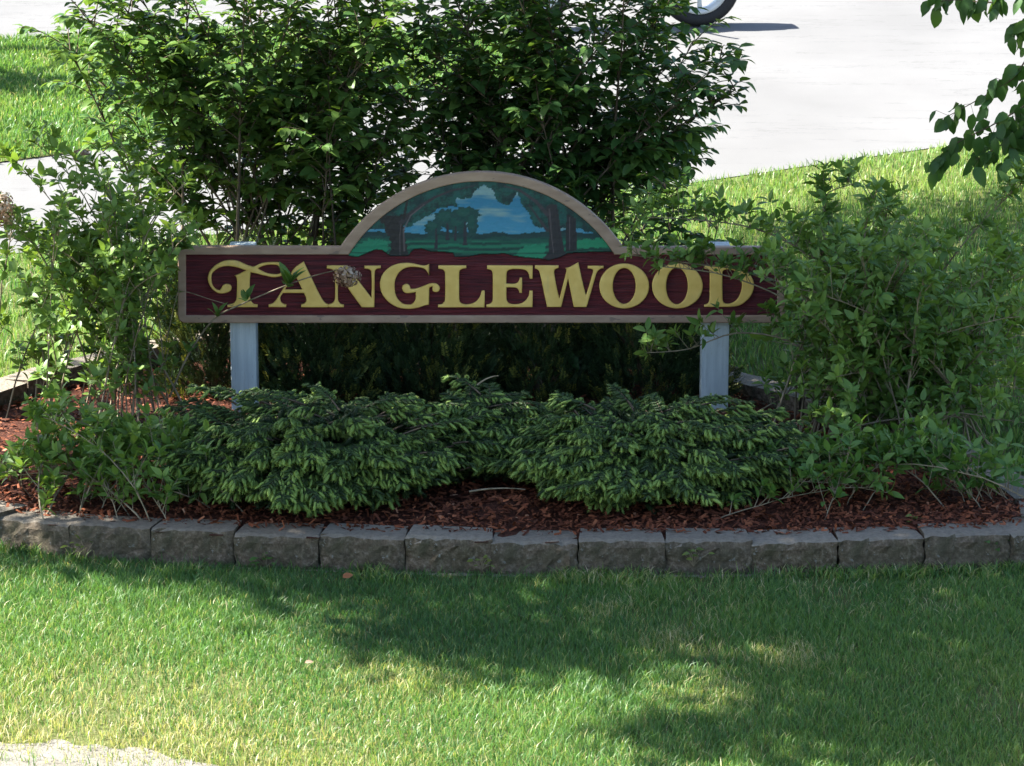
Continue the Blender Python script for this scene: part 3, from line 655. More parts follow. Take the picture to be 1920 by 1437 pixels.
# big right hydrangea
b = at(1640, 850, -.65); b[2] = .04
extraR = []
for pts in ([(1660, 640), (1500, 560), (1400, 510), (1300, 495), (1180, 478)], [(1600, 640), (1540, 600), (1440, 545), (1340, 512), (1235, 500)], [(1700, 600), (1520, 480), (1420, 430), (1300, 412), (1200, 408)], [(1560, 700), (1480, 640), (1380, 625), (1290, 655), (1210, 662)],
            [(1620, 640), (1560, 440), (1545, 370), (1600, 345)], [(1700, 780), (1850, 670), (1905, 600)], [(1640, 700), (1760, 520), (1830, 430), (1920, 340)]):
    Yr = -.42 if pts[-1][0] < 1300 and pts[-1][1] > 420 else -.35
    extraR.append((smooth_poly([at(u, v, Yr - .02 * i) for i, (u, v) in enumerate(pts)], 4, False), .006))
hydrangea('wide spreading hydrangea covering the right end of the sign and its post', b,
          tips_in([(1410, 440), (1500, 415), (1560, 350), (1650, 345), (1700, 430), (1850, 430), (2000, 390), (2000, 890), (1880, 830), (1800, 860), (1700, 870), (1580, 860), (1500, 790), (1440, 700), (1405, 600)], 80, -1.3, .4, 33),
          43, .061, .82, 20, 'hydrangeas in the bed', extraR, spread=.3)
b = at(1690, 930, -2.0); b[2] = mulch_z(b[0], b[1])
hydrangea('low hydrangea shoots by the front wall at the right', b, tips_in([(1550, 860), (1620, 810), (1700, 850), (1800, 840), (1890, 880), (1860, 930), (1760, 945), (1640, 985), (1580, 930)], 20, -2.15, -1.6, 34), 44, .058, .62, 20, 'hydrangeas in the bed', spread=.36, base_r=.0042, tmin=.08)

# dwarf spruces in front of the sign
def shoot_template(seed):
    r = np.random.default_rng(seed); V, F, T = [], [], []
    nl = 6
    for i in range(nl):                                   # a soft plump core
        y = i / (nl - 1); rad = .20 * math.sin(math.pi * (.10 + .80 * y)) ** .6
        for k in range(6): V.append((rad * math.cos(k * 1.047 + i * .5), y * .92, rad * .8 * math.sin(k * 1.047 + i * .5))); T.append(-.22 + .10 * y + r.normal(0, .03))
    for i in range(nl - 1):
        for k in range(6):
            a, b = i * 6 + k, i * 6 + (k + 1) % 6; F += [(a, b, b + 6), (a, b + 6, a + 6)]
    n = len(V); V.append((0, .97, 0)); T.append(-.1); F += [((nl - 1) * 6 + k, (nl - 1) * 6 + (k + 1) % 6, n) for k in range(6)]
    for i in range(60):                                   # needles
        y = r.uniform(.0, .95); a = r.uniform(0, 6.283); o = np.array([math.cos(a), 0, math.sin(a) * .8]); t = np.array([-math.sin(a), 0, math.cos(a)])
        b = np.array([0, y, 0]) + o * .10; e = b + (o * r.uniform(.6, 1.1) + np.array([0, r.uniform(.3, 1.0), 0])) * .24; n = len(V)
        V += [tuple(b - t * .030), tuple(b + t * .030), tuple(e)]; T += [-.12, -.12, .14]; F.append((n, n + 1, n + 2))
    return np.array(V), np.array(F), np.array(T)
SHOOT = [shoot_template(i) for i in range(5)]
def spruce(label, cx, cy, rx, ry, h, seed, n_spray=330, bumps=None):
    r = np.random.default_rng(seed); zb = mulch_z(cx, cy); root = thing('dwarf_spruce', label, 'shrub', (cx, cy, float(zb)), 'dwarf spruces under the sign')
    fol = Foliage(); tw = Acc(); inner = Foliage()
    for i in range(n_spray):
        az = r.uniform(0, 2 * math.pi); el = math.asin(min(1, max(-.12, r.uniform(-.12, 1.0)))) if r.random() < .8 else r.uniform(0, .5)
        if math.sin(az) > .5 and r.random() < .4: az = -az
        lump = 1 + .12 * math.sin(3 * az + seed) + .10 * math.sin(7 * az + 2 * seed) + .09 * math.sin(11 * el + az * 4) + r.normal(0, .10)
        young = r.random() < .72; droop = r.uniform(.15, .75)
        e = np.array([cx + rx * math.cos(az) * math.cos(el) ** .7 * lump, cy + ry * math.sin(az) * math.cos(el) ** .7 * lump, zb + .10 + (h - .10) * max(math.sin(el), -.1) ** 1 * lump]) if el >= 0 else \
            np.array([cx + rx * .86 * math.cos(az) * lump, cy + ry * .86 * math.sin(az) * lump, zb + .05])
        e *= 1; hor = unit(np.array([math.cos(az) * rx, math.sin(az) * ry, 0])); axis = unit(hor + np.array([0, 0, .30 * math.sin(el)]) + rdir(r) * np.array([.42, .42, .16])); toff = r.normal(0, .11)
        L = r.uniform(.18, .30); s = e - axis * L; s[2] = max(s[2], zb + .03)
        side = unit(np.cross(axis, [0, 0, 1.0])); P = bez(s, s + axis * L * .5 + np.array([0, 0, .03]), e, 6); tube(tw, P - np.array(root.location), np.linspace(.005, .002, 6), 4, .2)
        for j in range(9):
            t_ = .30 + .70 * j / 8; p = P[0] * 0 + bez(s, s + axis * L * .5 + np.array([0, 0, .03]), e, 11)[int(round(t_ * 10))]
            for sg in (-1, 1):
                d = unit(axis * .75 + side * sg * r.uniform(.5, 1.0) + np.array([0, 0, r.uniform(-.55, .1)])); ln = (1.15 - t_ * .55) * r.uniform(.05, .11); q_ = p + d * ln * .55 + np.array([0, 0, .004])
                old = t_ < .5
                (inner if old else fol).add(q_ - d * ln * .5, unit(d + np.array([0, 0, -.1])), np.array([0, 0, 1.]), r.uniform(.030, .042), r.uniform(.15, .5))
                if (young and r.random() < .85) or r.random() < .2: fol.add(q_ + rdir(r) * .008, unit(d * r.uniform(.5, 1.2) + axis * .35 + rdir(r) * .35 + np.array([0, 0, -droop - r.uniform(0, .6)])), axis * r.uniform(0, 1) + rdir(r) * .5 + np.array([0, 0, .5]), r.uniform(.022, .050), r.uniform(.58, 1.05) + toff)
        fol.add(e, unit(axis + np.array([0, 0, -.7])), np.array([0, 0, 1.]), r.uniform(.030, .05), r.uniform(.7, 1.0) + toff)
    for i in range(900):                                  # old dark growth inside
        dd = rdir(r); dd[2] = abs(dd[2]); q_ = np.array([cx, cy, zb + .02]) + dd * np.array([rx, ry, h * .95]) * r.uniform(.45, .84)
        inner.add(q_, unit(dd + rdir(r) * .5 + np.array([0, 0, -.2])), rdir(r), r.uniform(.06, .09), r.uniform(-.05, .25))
    for i in range(5):
        az = r.uniform(0, 6.28); P = bez([cx, cy, zb - .02], [cx + .2 * rx * math.cos(az), cy + .2 * ry * math.sin(az), zb + .5 * h], [cx + .6 * rx * math.cos(az), cy + .6 * ry * math.sin(az), zb + .7 * h], 6)
        stem_objs(root, [(P, np.linspace(.016, .006, 6))], MAT['stem_dark'])
    tag(put('twig', tw.mesh('twig', MAT['stem_dark'], True), root), kind='stuff')
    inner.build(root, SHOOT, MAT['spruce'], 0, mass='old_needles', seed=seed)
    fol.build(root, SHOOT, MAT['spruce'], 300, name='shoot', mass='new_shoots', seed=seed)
spruce('broad dwarf spruce with pale new tips at the left under the sign', -.88, -1.58, .72, .70, .34, 51, 560)
spruce('dwarf spruce with pale new tips at the right under the sign', .64, -1.55, .64, .68, .33, 52, 520)
spruce('small dwarf spruce filling the gap between the two larger ones', -.14, -1.22, .40, .44, .295, 53, 240)

# yews behind the sign
def sprig_template(seed):
    r = np.random.default_rng(seed); V, F, T = [], [], []
    for i in range(16):
        y = i / 16; a = (i % 2) * math.pi + r.normal(0, .5); o = np.array([math.cos(a), 0, math.sin(a) * .8 + .2]); d = unit(o + np.array([0, .9, 0])); w = unit(np.cross(d, [0, 0.2, 1.])) * .05
        b = np.array([0, y, 0]); n = len(V); ln = .34 * (1 - .4 * y)
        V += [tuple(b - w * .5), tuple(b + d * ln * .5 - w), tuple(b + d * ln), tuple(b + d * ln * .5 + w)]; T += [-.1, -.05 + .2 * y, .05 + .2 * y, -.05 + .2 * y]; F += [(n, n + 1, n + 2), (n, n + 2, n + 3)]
    return np.array(V), np.array(F), np.array(T)
SPRIG = [sprig_template(i) for i in range(4)]
def yew(label, cx, cy, rx, h, seed, n=1500, bright=.0):
    r = np.random.default_rng(seed); zb = float(mulch_z(cx, cy)); root = thing('yew_shrub', label, 'shrub', (cx, cy, zb), 'dark yews behind the sign'); fol = Foliage()
    for i in range(n):
        d = rdir(r); d[2] = r.uniform(-.25, 1.0) if r.random() < .6 else d[2] * .5; rr = r.uniform(.45, 1.0) ** .4 * (1 + .14 * math.sin(4 * math.atan2(d[1], d[0]) + seed) + .1 * math.sin(9 * d[2] + seed))
        p = np.array([cx, cy, zb + .06]) + d * np.array([rx, rx * .8, h]) * rr * .95; up_ = unit(d * np.array([.8, .8, .3]) + np.array([0, 0, .9]) + rdir(r) * .35)
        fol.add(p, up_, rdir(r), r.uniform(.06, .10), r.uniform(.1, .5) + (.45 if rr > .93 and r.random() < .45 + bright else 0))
    stem_objs(root, [(bez([cx, cy, zb - .03], [cx, cy, zb + .3 * h], [cx + rx * .5 * math.cos(a), cy + rx * .4 * math.sin(a), zb + .75 * h], 5), np.linspace(.018, .006, 5)) for a in (0.3, 1.6, 2.9, 4.1, 5.3)], MAT['stem_dark'])
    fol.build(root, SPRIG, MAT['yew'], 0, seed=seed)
yew('dark yew with yellow tips just left of the left post', -1.58, .55, .32, .68, 61, 2000, .3)
yew('dark yew in the shade just right of the left post', -1.02, .48, .44, .50, 62, 2500)
yew('dark yew behind the spruces below the letters N and G', -.42, .46, .44, .52, 63, 2600, .1)
yew('dark yew with pale tips just left of the right post', .70, .48, .43, .52, 65, 2500, .1)
yew('dark yew at the middle of the gap below the sign', .14, .55, .42, .48, 64, 2200)

# tall shrubs behind
def shrub(name, label, base, tips, seed, size, tint, n_branch=11, n_leaf=15, matl='lilac', low=.25, stem_r=.011, lit=None, n_obj=300, spread=(.28, .2), blen=(.18, .5)):
    r = np.random.default_rng(seed); base = np.asarray(base, float); root = thing(name, label, 'shrub', tuple(base), 'tall shrubs behind the sign'); fol = Foliage(); paths = []; tw = Acc()
    for tp in tips:
        tp = np.asarray(tp, float); b = base + np.array([r.normal(0, spread[0]), r.normal(0, spread[1]), 0]); L = np.linalg.norm(tp - b)
        P = bez(b, b + (tp - b) * np.array([.30, .30, .55]) + r.normal(0, .04, 3), tp, 12) + np.cumsum(r.normal(0, .007, (12, 3)), 0)
        paths.append((P, np.linspace(stem_r * r.uniform(.6, 1.25), .003, 12))); T = unit(np.gradient(P, axis=0))
        for j in range(int(n_branch * L / 2.3)):
            t_ = low + (1 - low) * r.random() ** .85; i = min(int(t_ * 11), 10); f = t_ * 11 - i; p = P[i] * (1 - f) + P[i + 1] * f
            o = rdir(r); o[2] *= .35; d = unit(T[i] * .35 + o * .9 + np.array([0, 0, .22])); ln = r.uniform(*blen) * (1.1 - .4 * t_)
            Q = bez(p, p + d * ln * .55 + np.array([0, 0, .05]), p + d * ln + np.array([0, 0, -.02]), 6); tube(tw, Q - base, np.linspace(.004, .0015, 6), 4, r.uniform(0, .6)); TQ = unit(np.gradient(Q, axis=0))
            nl = max(4, int(n_leaf * ln / .35))
            for k in range(nl):
                q_ = .15 + .85 * k / nl; ii = min(int(q_ * 5), 4); ff = q_ * 5 - ii; lp = Q[ii] * (1 - ff) + Q[ii + 1] * ff
                sd = unit(np.cross(TQ[ii], [0, 0, 1.])) * (1 if k % 2 else -1); ld = unit(sd * .8 + TQ[ii] * .7 + np.array([0, 0, r.uniform(-.55, .15)]) + rdir(r) * .3)
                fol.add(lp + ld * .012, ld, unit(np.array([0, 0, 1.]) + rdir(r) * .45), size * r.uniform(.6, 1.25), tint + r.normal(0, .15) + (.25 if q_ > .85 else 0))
    stem_objs(root, paths, MAT['stem_dark']); tag(put('twig', tw.mesh('twig', MAT['stem_dark'], True), root), kind='stuff')
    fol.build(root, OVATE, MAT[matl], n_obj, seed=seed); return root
b = at(520, 600, 1.75); b[2] = .04
t1 = [at(u, v, y) for (u, v), y in zip([(150, 20), (120, 90), (170, 130), (230, -80), (300, -120), (360, -60), (420, -140), (470, -60), (520, -130), (560, -70), (610, -120), (650, -60), (700, -100), (190, 230), (240, 300), (330, 60), (560, 40), (650, 60), (440, 60), (260, 60), (720, 40), (380, 160), (200, 60), (160, -60), (700, 150), (680, 215), (615, 180), (735, 90), (600, 250), (745, 30), (715, -20), (690, 110), (660, 170), (750, 130), (720, 290), (695, 250), (748, 240), (775, 290), (665, 300)],
      np.random.default_rng(3).uniform(1.2, 2.5, 39))]
shrub('tall_shrub', 'tall many stemmed leafy shrub behind the left half of the sign', b, t1, 71, .080, .72, 32, 17, low=.36, blen=(.18, .48))
b = at(1050, 600, 1.85); b[2] = .04
t2 = [at(u, v, y) for (u, v), y in zip([(760, -60), (820, -120), (880, -60), (930, -130), (1000, -70), (1060, -130), (1120, -70), (1180, -120), (1230, -60), (1275, -40), (1300, 75), (1365, 105), (1370, 160), (1320, 200), (1290, 270), (800, 80), (900, 60), (1010, 60), (1150, 60), (1250, 90), (760, 180), (880, 190), (1180, 200), (1000, 180), (735, 60), (725, 150), (785, 250), (835, 265), (1230, 250), (1340, 130), (1250, 20), (980, 20), (1020, -20), (1000, 70), (1045, 20), (960, -40), (770, 120)],
      np.random.default_rng(4).uniform(1.3, 2.6, 37))]
shrub('tall_shrub', 'tall dark leaved shrub behind the arched right half of the sign', b, t2, 72, .083, .50, 34, 16, low=.33, blen=(.18, .48))
b = at(1240, 640, 1.2); b[2] = .04
shrub('tall_shrub', 'small leafy shrub at the right shoulder of the sign arch', b, [at(u, v, y) for u, v, y in ((1180, 380, 1.1), (1230, 340, 1.3), (1280, 360, 1.2), (1330, 400, 1.0), (1350, 430, 1.1), (1210, 430, .9), (1270, 420, 1.3))], 73, .085, .45, 26, 14, low=.30, stem_r=.006, n_obj=120, spread=(.08, .08), blen=(.12, .25))
b = at(1010, 730, .38); b[2] = .035
shrub('maple_sapling', 'little broad leaved sapling in deep shade under the sign', b, [at(u, v, .38) for u, v in ((980, 650), (1020, 660), (1050, 690), (1000, 690))], 74, .085, .4, 16, 8, low=.4, stem_r=.004, n_obj=40, spread=(.02, .02), blen=(.06, .14))

# ---------------------------------------------------------------- trees outside the frame that shade the bed, and the overhanging branch
LEAF2 = (np.array([[0, 0, 0], [.28, .45, .06], [0, 1, -.12], [-.28, .45, .06]]), np.array([[0, 1, 2], [0, 2, 3]]))
def crown_tree(label, trunk, top, clusters, seed, n_leaf=44, rad=.26, size=.115, limbs=9):
    r = np.random.default_rng(seed); trunk = np.asarray(trunk, float); root = thing('shade_tree', label, 'tree', tuple(trunk)); C = np.array(clusters); top = np.asarray(top, float)
    a = Acc(); P = bez(trunk - [0, 0, .1], trunk * .6 + top * .4 + [.1, .05, 0], top, 9); tube(a, P - trunk, np.linspace(.19, .07, 9) , 10, .3); put('trunk', a.mesh('trunk', MAT['bark'], True), root)
    cen = C[r.choice(len(C), min(limbs, len(C)), False)]
    for _ in range(6):
        w = np.argmin(((C[:, None] - cen[None]) ** 2).sum(-1), 1); cen = np.array([C[w == i].mean(0) if (w == i).any() else cen[i] for i in range(len(cen))])
    tw = Acc()
    for i in range(len(cen)):
        s = P[r.integers(4, 9)]; Q = bez(s, s * .5 + cen[i] * .5 + [0, 0, .35], cen[i], 8); b = Acc(); tube(b, Q - trunk, np.linspace(.055, .018, 8), 7, .4); put('limb', b.mesh('limb', MAT['bark'], True), root)
        for c in C[w == i]:
            s = Q[r.integers(4, 8)]; tube(tw, bez(s, (s + c) / 2 + [0, 0, .08], c, 4) - trunk, np.linspace(.012, .004, 4), 4, .5)
    tag(put('twig', tw.mesh('twig', MAT['bark'], True), root), kind='stuff')
    k = len(C) * n_leaf; pos = np.repeat(C, n_leaf, 0) + r.normal(0, rad * .6, (k, 3)) * [1, 1, .6] - trunk; b = Acc()
    place(b, LEAF2, pos, frames(unit(r.normal(size=(k, 3)) * [1, 1, .5]), unit(r.normal(0, .5, (k, 3)) + [0, 0, 1.])), r.uniform(.7, 1.25, k) * size, r.uniform(0, 1, k))
    tag(put('crown', b.mesh('crown', MAT['tree'], True), root), kind='stuff'); return root
def shade_points(polys, holes, step, zlo, zhi, seed, keep=1.0, lift=0.0):
    """crown clusters whose shadow falls inside the given ground outlines"""
    r = np.random.default_rng(seed); out = []
    for pl in polys:
        P = np.array(pl); X, Y = np.meshgrid(np.arange(P[:, 0].min(), P[:, 0].max(), step), np.arange(P[:, 1].min(), P[:, 1].max(), step))
        X = X + r.uniform(-.5, .5, X.shape) * step; Y = Y + r.uniform(-.5, .5, Y.shape) * step
        k = in_poly(X, Y, pl) & (r.random(X.shape) < keep)
        for h in holes: k &= ~in_poly(X, Y, h)
        for x, y in zip(X[k], Y[k]):
            z = r.uniform(zlo, zhi); t_ = (z - tz(y) - lift) / SUN[2]; out.append([x + SUN[0] * t_, y + SUN[1] * t_, z])
    return out
G = lambda pts: [tuple(ground(u, v)[:2]) for u, v in pts]
fore = G([(-250, 985), (-150, 1030), (0, 1052), (200, 1074), (400, 1100), (520, 1120), (640, 1132), (780, 1128), (900, 1114), (1000, 1094), (1110, 1082), (1120, 1132), (1000, 1140), (860, 1138), (760, 1138), (690, 1165), (700, 1225), (800, 1252), (960, 1268), (1100, 1268), (1200, 1262), (1300, 1280), (1420, 1312), (1560, 1335), (1500, 1368), (1300, 1355), (1160, 1350),
          (1140, 1380), (1250, 1397), (1400, 1402), (1600, 1415), (1750, 1437), (1900, 1500), (2250, 1500), (2250, 985)])
bed = [(-3.1, -2.5), (3.4, -2.5), (3.4, .6), (1.2, 1.0), (-2.0, .9), (-3.0, -.6)]
holes = [G([(1330, 1225), (1500, 1215), (1500, 1262), (1350, 1266)]), [(-2.9, -2.3), (-2.15, -2.3), (-2.0, -1.7), (-2.9, -1.4)], [(-1.75, -1.75), (-1.3, -1.75), (-1.3, -1.5), (-1.75, -1.5)], [(-2.9, -.8), (-2.2, -.8), (-2.0, .2), (-2.9, .2)]]
cl = shade_points([fore], holes, .185, 3.7, 5.4, 81) + shade_points([bed], holes, .24, 3.4, 5.8, 82, .97) + shade_points([[(.9, -1.5), (3.6, -1.5), (3.6, .8), (1.2, .8)], [(-2., -.3), (1.6, -.3), (1.6, .3), (-2., .3)]], [], .21, 3.6, 5.6, 88, 1.0, .85)
r_ = np.random.default_rng(12)
def shades_left(c, z): return -3.3 < c[0] - SUN[0] / SUN[2] * (c[2] - z) < -1.55 and -1.0 < c[1] - SUN[1] / SUN[2] * (c[2] - z) < .6
cl = [c for c in cl if not ((shades_left(c, .6) or shades_left(c, 1.2)) and r_.random() < .88) and not (-3.0 < c[0] - SUN[0] / SUN[2] * (c[2] - .3) < -1.95 and -2.2 < c[1] < -1.45 and r_.random() < .7)]
crown_tree('broad leaved shade tree standing left of the bed out of view', (-4.2, .1, -.03), (-2.9, -.2, 5.4), cl, 83, n_leaf=54, limbs=16)
backsh = G([(1480, 405), (1600, 390), (1760, 372), (1920, 352), (2100, 345), (2100, 700), (1380, 720), (1300, 560), (1380, 480)])
cl = shade_points([backsh], [], .27, 2.9, 4.8, 84, .95)
rt = crown_tree('leafy tree at the right whose branch hangs into view over the lawn', (4.6, 2.6, .11), (3.2, 3.6, 4.4), cl, 85, limbs=10)
org = np.array(rt.location); fol = Foliage(); r_ = np.random.default_rng(9); tw = Acc()
YO = .3
hang = [([(2050, -40), (1960, 60), (1905, 140), (1880, 160), (1820, 195), (1770, 222)], 7), ([(2060, 40), (1980, 130), (1930, 190), (1870, 230), (1800, 265), (1745, 305)], 9), ([(2060, 90), (1980, 190), (1930, 235), (1880, 270), (1830, 300)], 8), ([(2040, -90), (1960, -60), (1900, -20), (1860, 5), (1800, 0), (1745, 5)], 8), ([(2040, -60), (1960, 0), (1925, 40), (1900, 55)], 5), ([(2040, 130), (1960, 210), (1915, 250), (1900, 300)], 5)]
src = np.array([3.6, 2.4, 3.0])
for pts, nl in hang:
    Q = smooth_poly([at(u, v, YO + .05 * i) for i, (u, v) in enumerate(pts)], 4, False); stem_objs(rt, [(np.vstack([src, src * .4 + Q[0] * .6 + [0, 0, .2], Q]), np.concatenate([[.02, .012], np.linspace(.006, .002, len(Q))]))], MAT['stem_dark'], 'branch')
    T = unit(np.gradient(Q, axis=0))
    for k in range(nl * 5):
        i = int(len(Q) * (.30 + .70 * k / (nl * 5))); i = min(i, len(Q) - 1); p = Q[i] + r_.normal(0, .03, 3); ld = unit(np.array([r_.normal(-.35, .45), r_.normal(0, .35), -1.0 + r_.normal(0, .35)]))
        tube(tw, bez(Q[i], (Q[i] + p) / 2, p, 3) - org, .0012, 3, .5); fol.add(p, ld, unit(np.array([r_.normal(-.3, .6), -.9, .5])), r_.uniform(.07, .115), r_.uniform(.2, .7))
tag(put('twig', tw.mesh('twig', MAT['stem_dark'], True), rt), kind='stuff'); fol.build(rt, OVATE, MAT['lilac'], 260, seed=10)
p = ground(55, 168)[:2]; far = [(p[0] - .75, p[1] - .16), (p[0] + .2, p[1] - .2), (p[0] + .42, p[1] + .12), (p[0] - .1, p[1] + .3), (p[0] - .8, p[1] + .25)]
crown_tree('small street tree on the far lawn beyond the left edge of view', (-6.4, 10.6, float(tz(10.6))), (-6.3, 10.5, 3.7), shade_points([far], [], .2, 3.6, 4.5, 86), 87, limbs=3)

# ---------------------------------------------------------------- grass
def blades(acc, x, y, h, w, tint, seed, lean=.35, z0=0.0, segs=2):
    r = np.random.default_rng(seed); n = len(x); a = r.uniform(0, 6.283, n); b = np.stack([x, y, tz(y) + z0], -1); la = r.uniform(0, 6.283, n); le = np.abs(r.normal(lean, .25, n)) * h
    wv = np.stack([np.cos(a), np.sin(a), 0 * a], -1) * (w / 2)[:, None]; lv = np.stack([np.cos(la), np.sin(la), 0 * la], -1) * le[:, None]; hz = np.stack([0 * h, 0 * h, h], -1)
    m1 = b + hz * .55 + lv * .35; tip = b + hz * np.clip(1 - .25 * (le / h), .5, 1)[:, None] + lv
    V = np.stack([b - wv, b + wv, m1 + wv * .8, m1 - wv * .8, tip], 1).reshape(-1, 3); o = (np.arange(n) * 5)[:, None]
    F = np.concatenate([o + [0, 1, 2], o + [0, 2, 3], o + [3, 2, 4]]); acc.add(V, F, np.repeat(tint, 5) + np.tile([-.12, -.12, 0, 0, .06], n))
def scatter(n, x0, x1, y0, y1, seed):
    r = np.random.default_rng(seed); return r.uniform(x0, x1, n), r.uniform(y0, y1, n), r
# near lawn
x, y, r = scatter(400000, -3.4, 3.4, -6.2, -2.2, 91)
k = ~in_poly(x, y, ring_poly) & (np.abs(x) < (y + 14.7) * .205 + .45)
gi = in_poly(x, y, [tuple(p) for p in GRAVEL]); gd = np.full(x.shape, 9.)
for p in GRAVEL[:-2:2]: gd = np.minimum(gd, np.hypot(x - p[0], y - p[1]))
k &= ~gi | (r.random(len(x)) < .75 * np.exp(-gd / .16) * (vnoise(x, y, 11., 203) > -.25)); edge_dry = np.exp(-np.maximum(gd - .05, 0) / .36)
thin = vnoise(x, y, 3.2, 92); k &= r.random(len(x)) < np.where(thin < -.62, .45, .95); k &= r.random(len(x)) < 1 - .40 * edge_dry
x, y, edge_dry, thin = x[k], y[k], edge_dry[k], thin[k]; n = len(x)
h = r.uniform(.022, .058, n) * (1 + .35 * vnoise(x, y, 2.3, 93)); wl_ = ring_dist(x, y) < .2; h = np.where(wl_, h * r.uniform(.35, .8, n) * np.where(r.random(n) < .04, 2.2, 1), h)
tn = .40 + .26 * vnoise(x, y, 1.7, 94) + r.normal(0, .13, n); bare = np.zeros(n)
for u_, v_, rr_ in ((760, 1285, .22), (1345, 1312, .20), (1130, 1150, .10), (1480, 1240, .16), (690, 1262, .12), (1250, 1215, .14)):
    g_ = ground(u_, v_); bare = np.maximum(bare, np.exp(-(((x - g_[0]) / rr_) ** 2 + ((y - g_[1]) / rr_) ** 2)))
dry = r.random(n) < .04 + .10 * (thin < -.45) + .5 * bare + .75 * edge_dry; tn = np.where(dry, r.uniform(.84, 1.0, n), np.clip(tn, 0, .82))
wx_, wy_, r2 = scatter(60000, -3., 2.8, -3.05, -2.2, 191); k2 = ~in_poly(wx_, wy_, ring_poly); wx_, wy_ = wx_[k2], wy_[k2]; dd_ = ring_dist(wx_, wy_); k2 = (dd_ > .01) & (dd_ < .20) & (vnoise(wx_, wy_, 6., 192) > .25); wx_, wy_ = wx_[k2], wy_[k2]; m_ = len(wx_)
acc = Acc(); blades(acc, wx_, wy_, r2.uniform(.02, .075, m_), r2.uniform(.003, .007, m_), np.clip(r2.normal(.6, .25, m_), 0, 1), 193, .7)
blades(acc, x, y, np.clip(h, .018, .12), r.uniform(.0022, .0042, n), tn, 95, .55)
tag(put('grass', acc.mesh('grass', MAT['grass'])), 'short mown lawn grass in front of the block wall', 'grass', kind='stuff')
# lawn behind the bed
x, y, r = scatter(170000, -5.0, 5.0, -1.5, 8.2, 96)
k = ~in_poly(x, y, ring_poly) & (y < road_edge(x) - .02 + .06 * vnoise(x, y, 4., 97)) & (np.abs(x) < (y + 14.7) * .205 + .3) & ((y > .2) | (np.abs(x) > 2.0))
x, y = x[k], y[k]; n = len(x); tn = .52 + .2 * vnoise(x, y, 1.5, 98) + r.normal(0, .13, n); tn = np.where(r.random(n) < .05, r.uniform(.84, 1, n), np.clip(tn, 0, .82))
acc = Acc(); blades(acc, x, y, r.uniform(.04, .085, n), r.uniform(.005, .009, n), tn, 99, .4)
tag(put('grass', acc.mesh('grass', MAT['grass'])), 'sunlit lawn grass rising from the bed up to the road', 'grass', kind='stuff')
# far verge
x, y, r = scatter(110000, -5.6, .7, 5.5, 11.5, 101)
k = in_poly(x, y, [tuple(p) for p in ISLAND]) & (np.abs(x) < (y + 14.7) * .205 + .3); x, y = x[k], y[k]; n = len(x)
tn = .45 + .2 * vnoise(x, y, 1.2, 102) + r.normal(0, .12, n); tn = np.where(r.random(n) < .05, r.uniform(.84, 1, n), np.clip(tn, 0, .82))
acc = Acc(); blades(acc, x, y, r.uniform(.04, .08, n), r.uniform(.008, .013, n), tn, 103, .4, .012)
tag(put('grass', acc.mesh('grass', MAT['grass'])), 'green grass of the lawn across the driveway at the upper left', 'grass', kind='stuff')
# gravel stones
x, y, r = scatter(9000, -2.4, .3, -6.0, -4.4, 105); k = in_poly(x, y, [tuple(p) for p in GRAVEL]) | (r.random(len(x)) < .02); x, y = x[k], y[k]; n = len(x)
st = np.array([[1, 0, 0], [-.5, .8, 0], [-.6, -.7, 0], [.1, .1, .6], [.4, -.8, .2]]); acc = Acc()
place(acc, (st, np.array([[0, 1, 3], [1, 2, 3], [2, 4, 3], [4, 0, 3]])), np.stack([x, y, tz(y) + .004], -1), frames(unit(np.stack([r.normal(size=n), r.normal(size=n), 0 * x], -1)), np.tile([0, 0, 1.], (n, 1))), r.uniform(.003, .011, n), r.random(n))
tag(put('gravel', acc.mesh('gravel', MAT['gravel'])), 'pale loose grit at the lawn edge in the lower left corner', 'gravel', kind='stuff')

# ---------------------------------------------------------------- small things along the wall
def weed(name, label, px, py, Y, n, size, seed, tint=.6, h=.05, z=None, mat='moss'):
    r = np.random.default_rng(seed); p = at(px, py, Y)
    if z is not None: p[2] = z
    root = thing(name, label, 'weed', tuple(p)); fol = Foliage(); a = Acc()
    for i in range(n):
        d = unit(np.array([r.normal(0, .7), r.normal(-.2, .5), 1.])); e = p + d * h * r.uniform(.6, 1.2); tube(a, bez(p, (p + e) / 2 + [0, 0, .01], e, 4) - p, .0014, 4, .6); fol.add(e, unit(d + np.array([r.normal(0, .8), -.5, -.4])), np.array([0, -.4, 1.]), size * r.uniform(.7, 1.2), tint + r.normal(0, .1))
    put('stalk', a.mesh('stalk', MAT['stem'], True), root); fol.build(root, OVATE, MAT[mat], 60, seed=seed); return root
weed('maple_seedling', 'pale green maple seedling growing out of the wall face', 1447, 1040, -2.56, 6, .055, 111, .9, .045)
weed('weed', 'little green weed growing over the joint between two blocks', 812, 1010, -2.42, 7, .04, 112, .5, .03, None, 'hyd')
weed('weed', 'single upright leaf in the mulch at the foot of the right spruce', 1006, 986, -2.2, 2, .045, 113, .5, .03, None, 'hyd')
weed('weed', 'yellowish seedling in the mulch below the right hydrangea shoots', 1715, 982, -2.25, 5, .05, 114, .95, .03)
weed('weed', 'low leafy weeds at the foot of the wall under the left blocks', 500, 1065, -2.55, 14, .03, 115, .4, .06, None, 'hyd')
weed('weed', 'leafy weed tuft at the foot of the wall below the rotten stump', 905, 1068, -2.68, 12, .028, 117, .75, .05)
weed('weed', 'straggly weed against the wall left of the maple seedling', 1300, 1062, -2.68, 14, .03, 118, .6, .07)
weed('weed', 'thin tall weed in front of the second block from the left edge', 160, 1045, -2.42, 9, .03, 119, .6, .09)
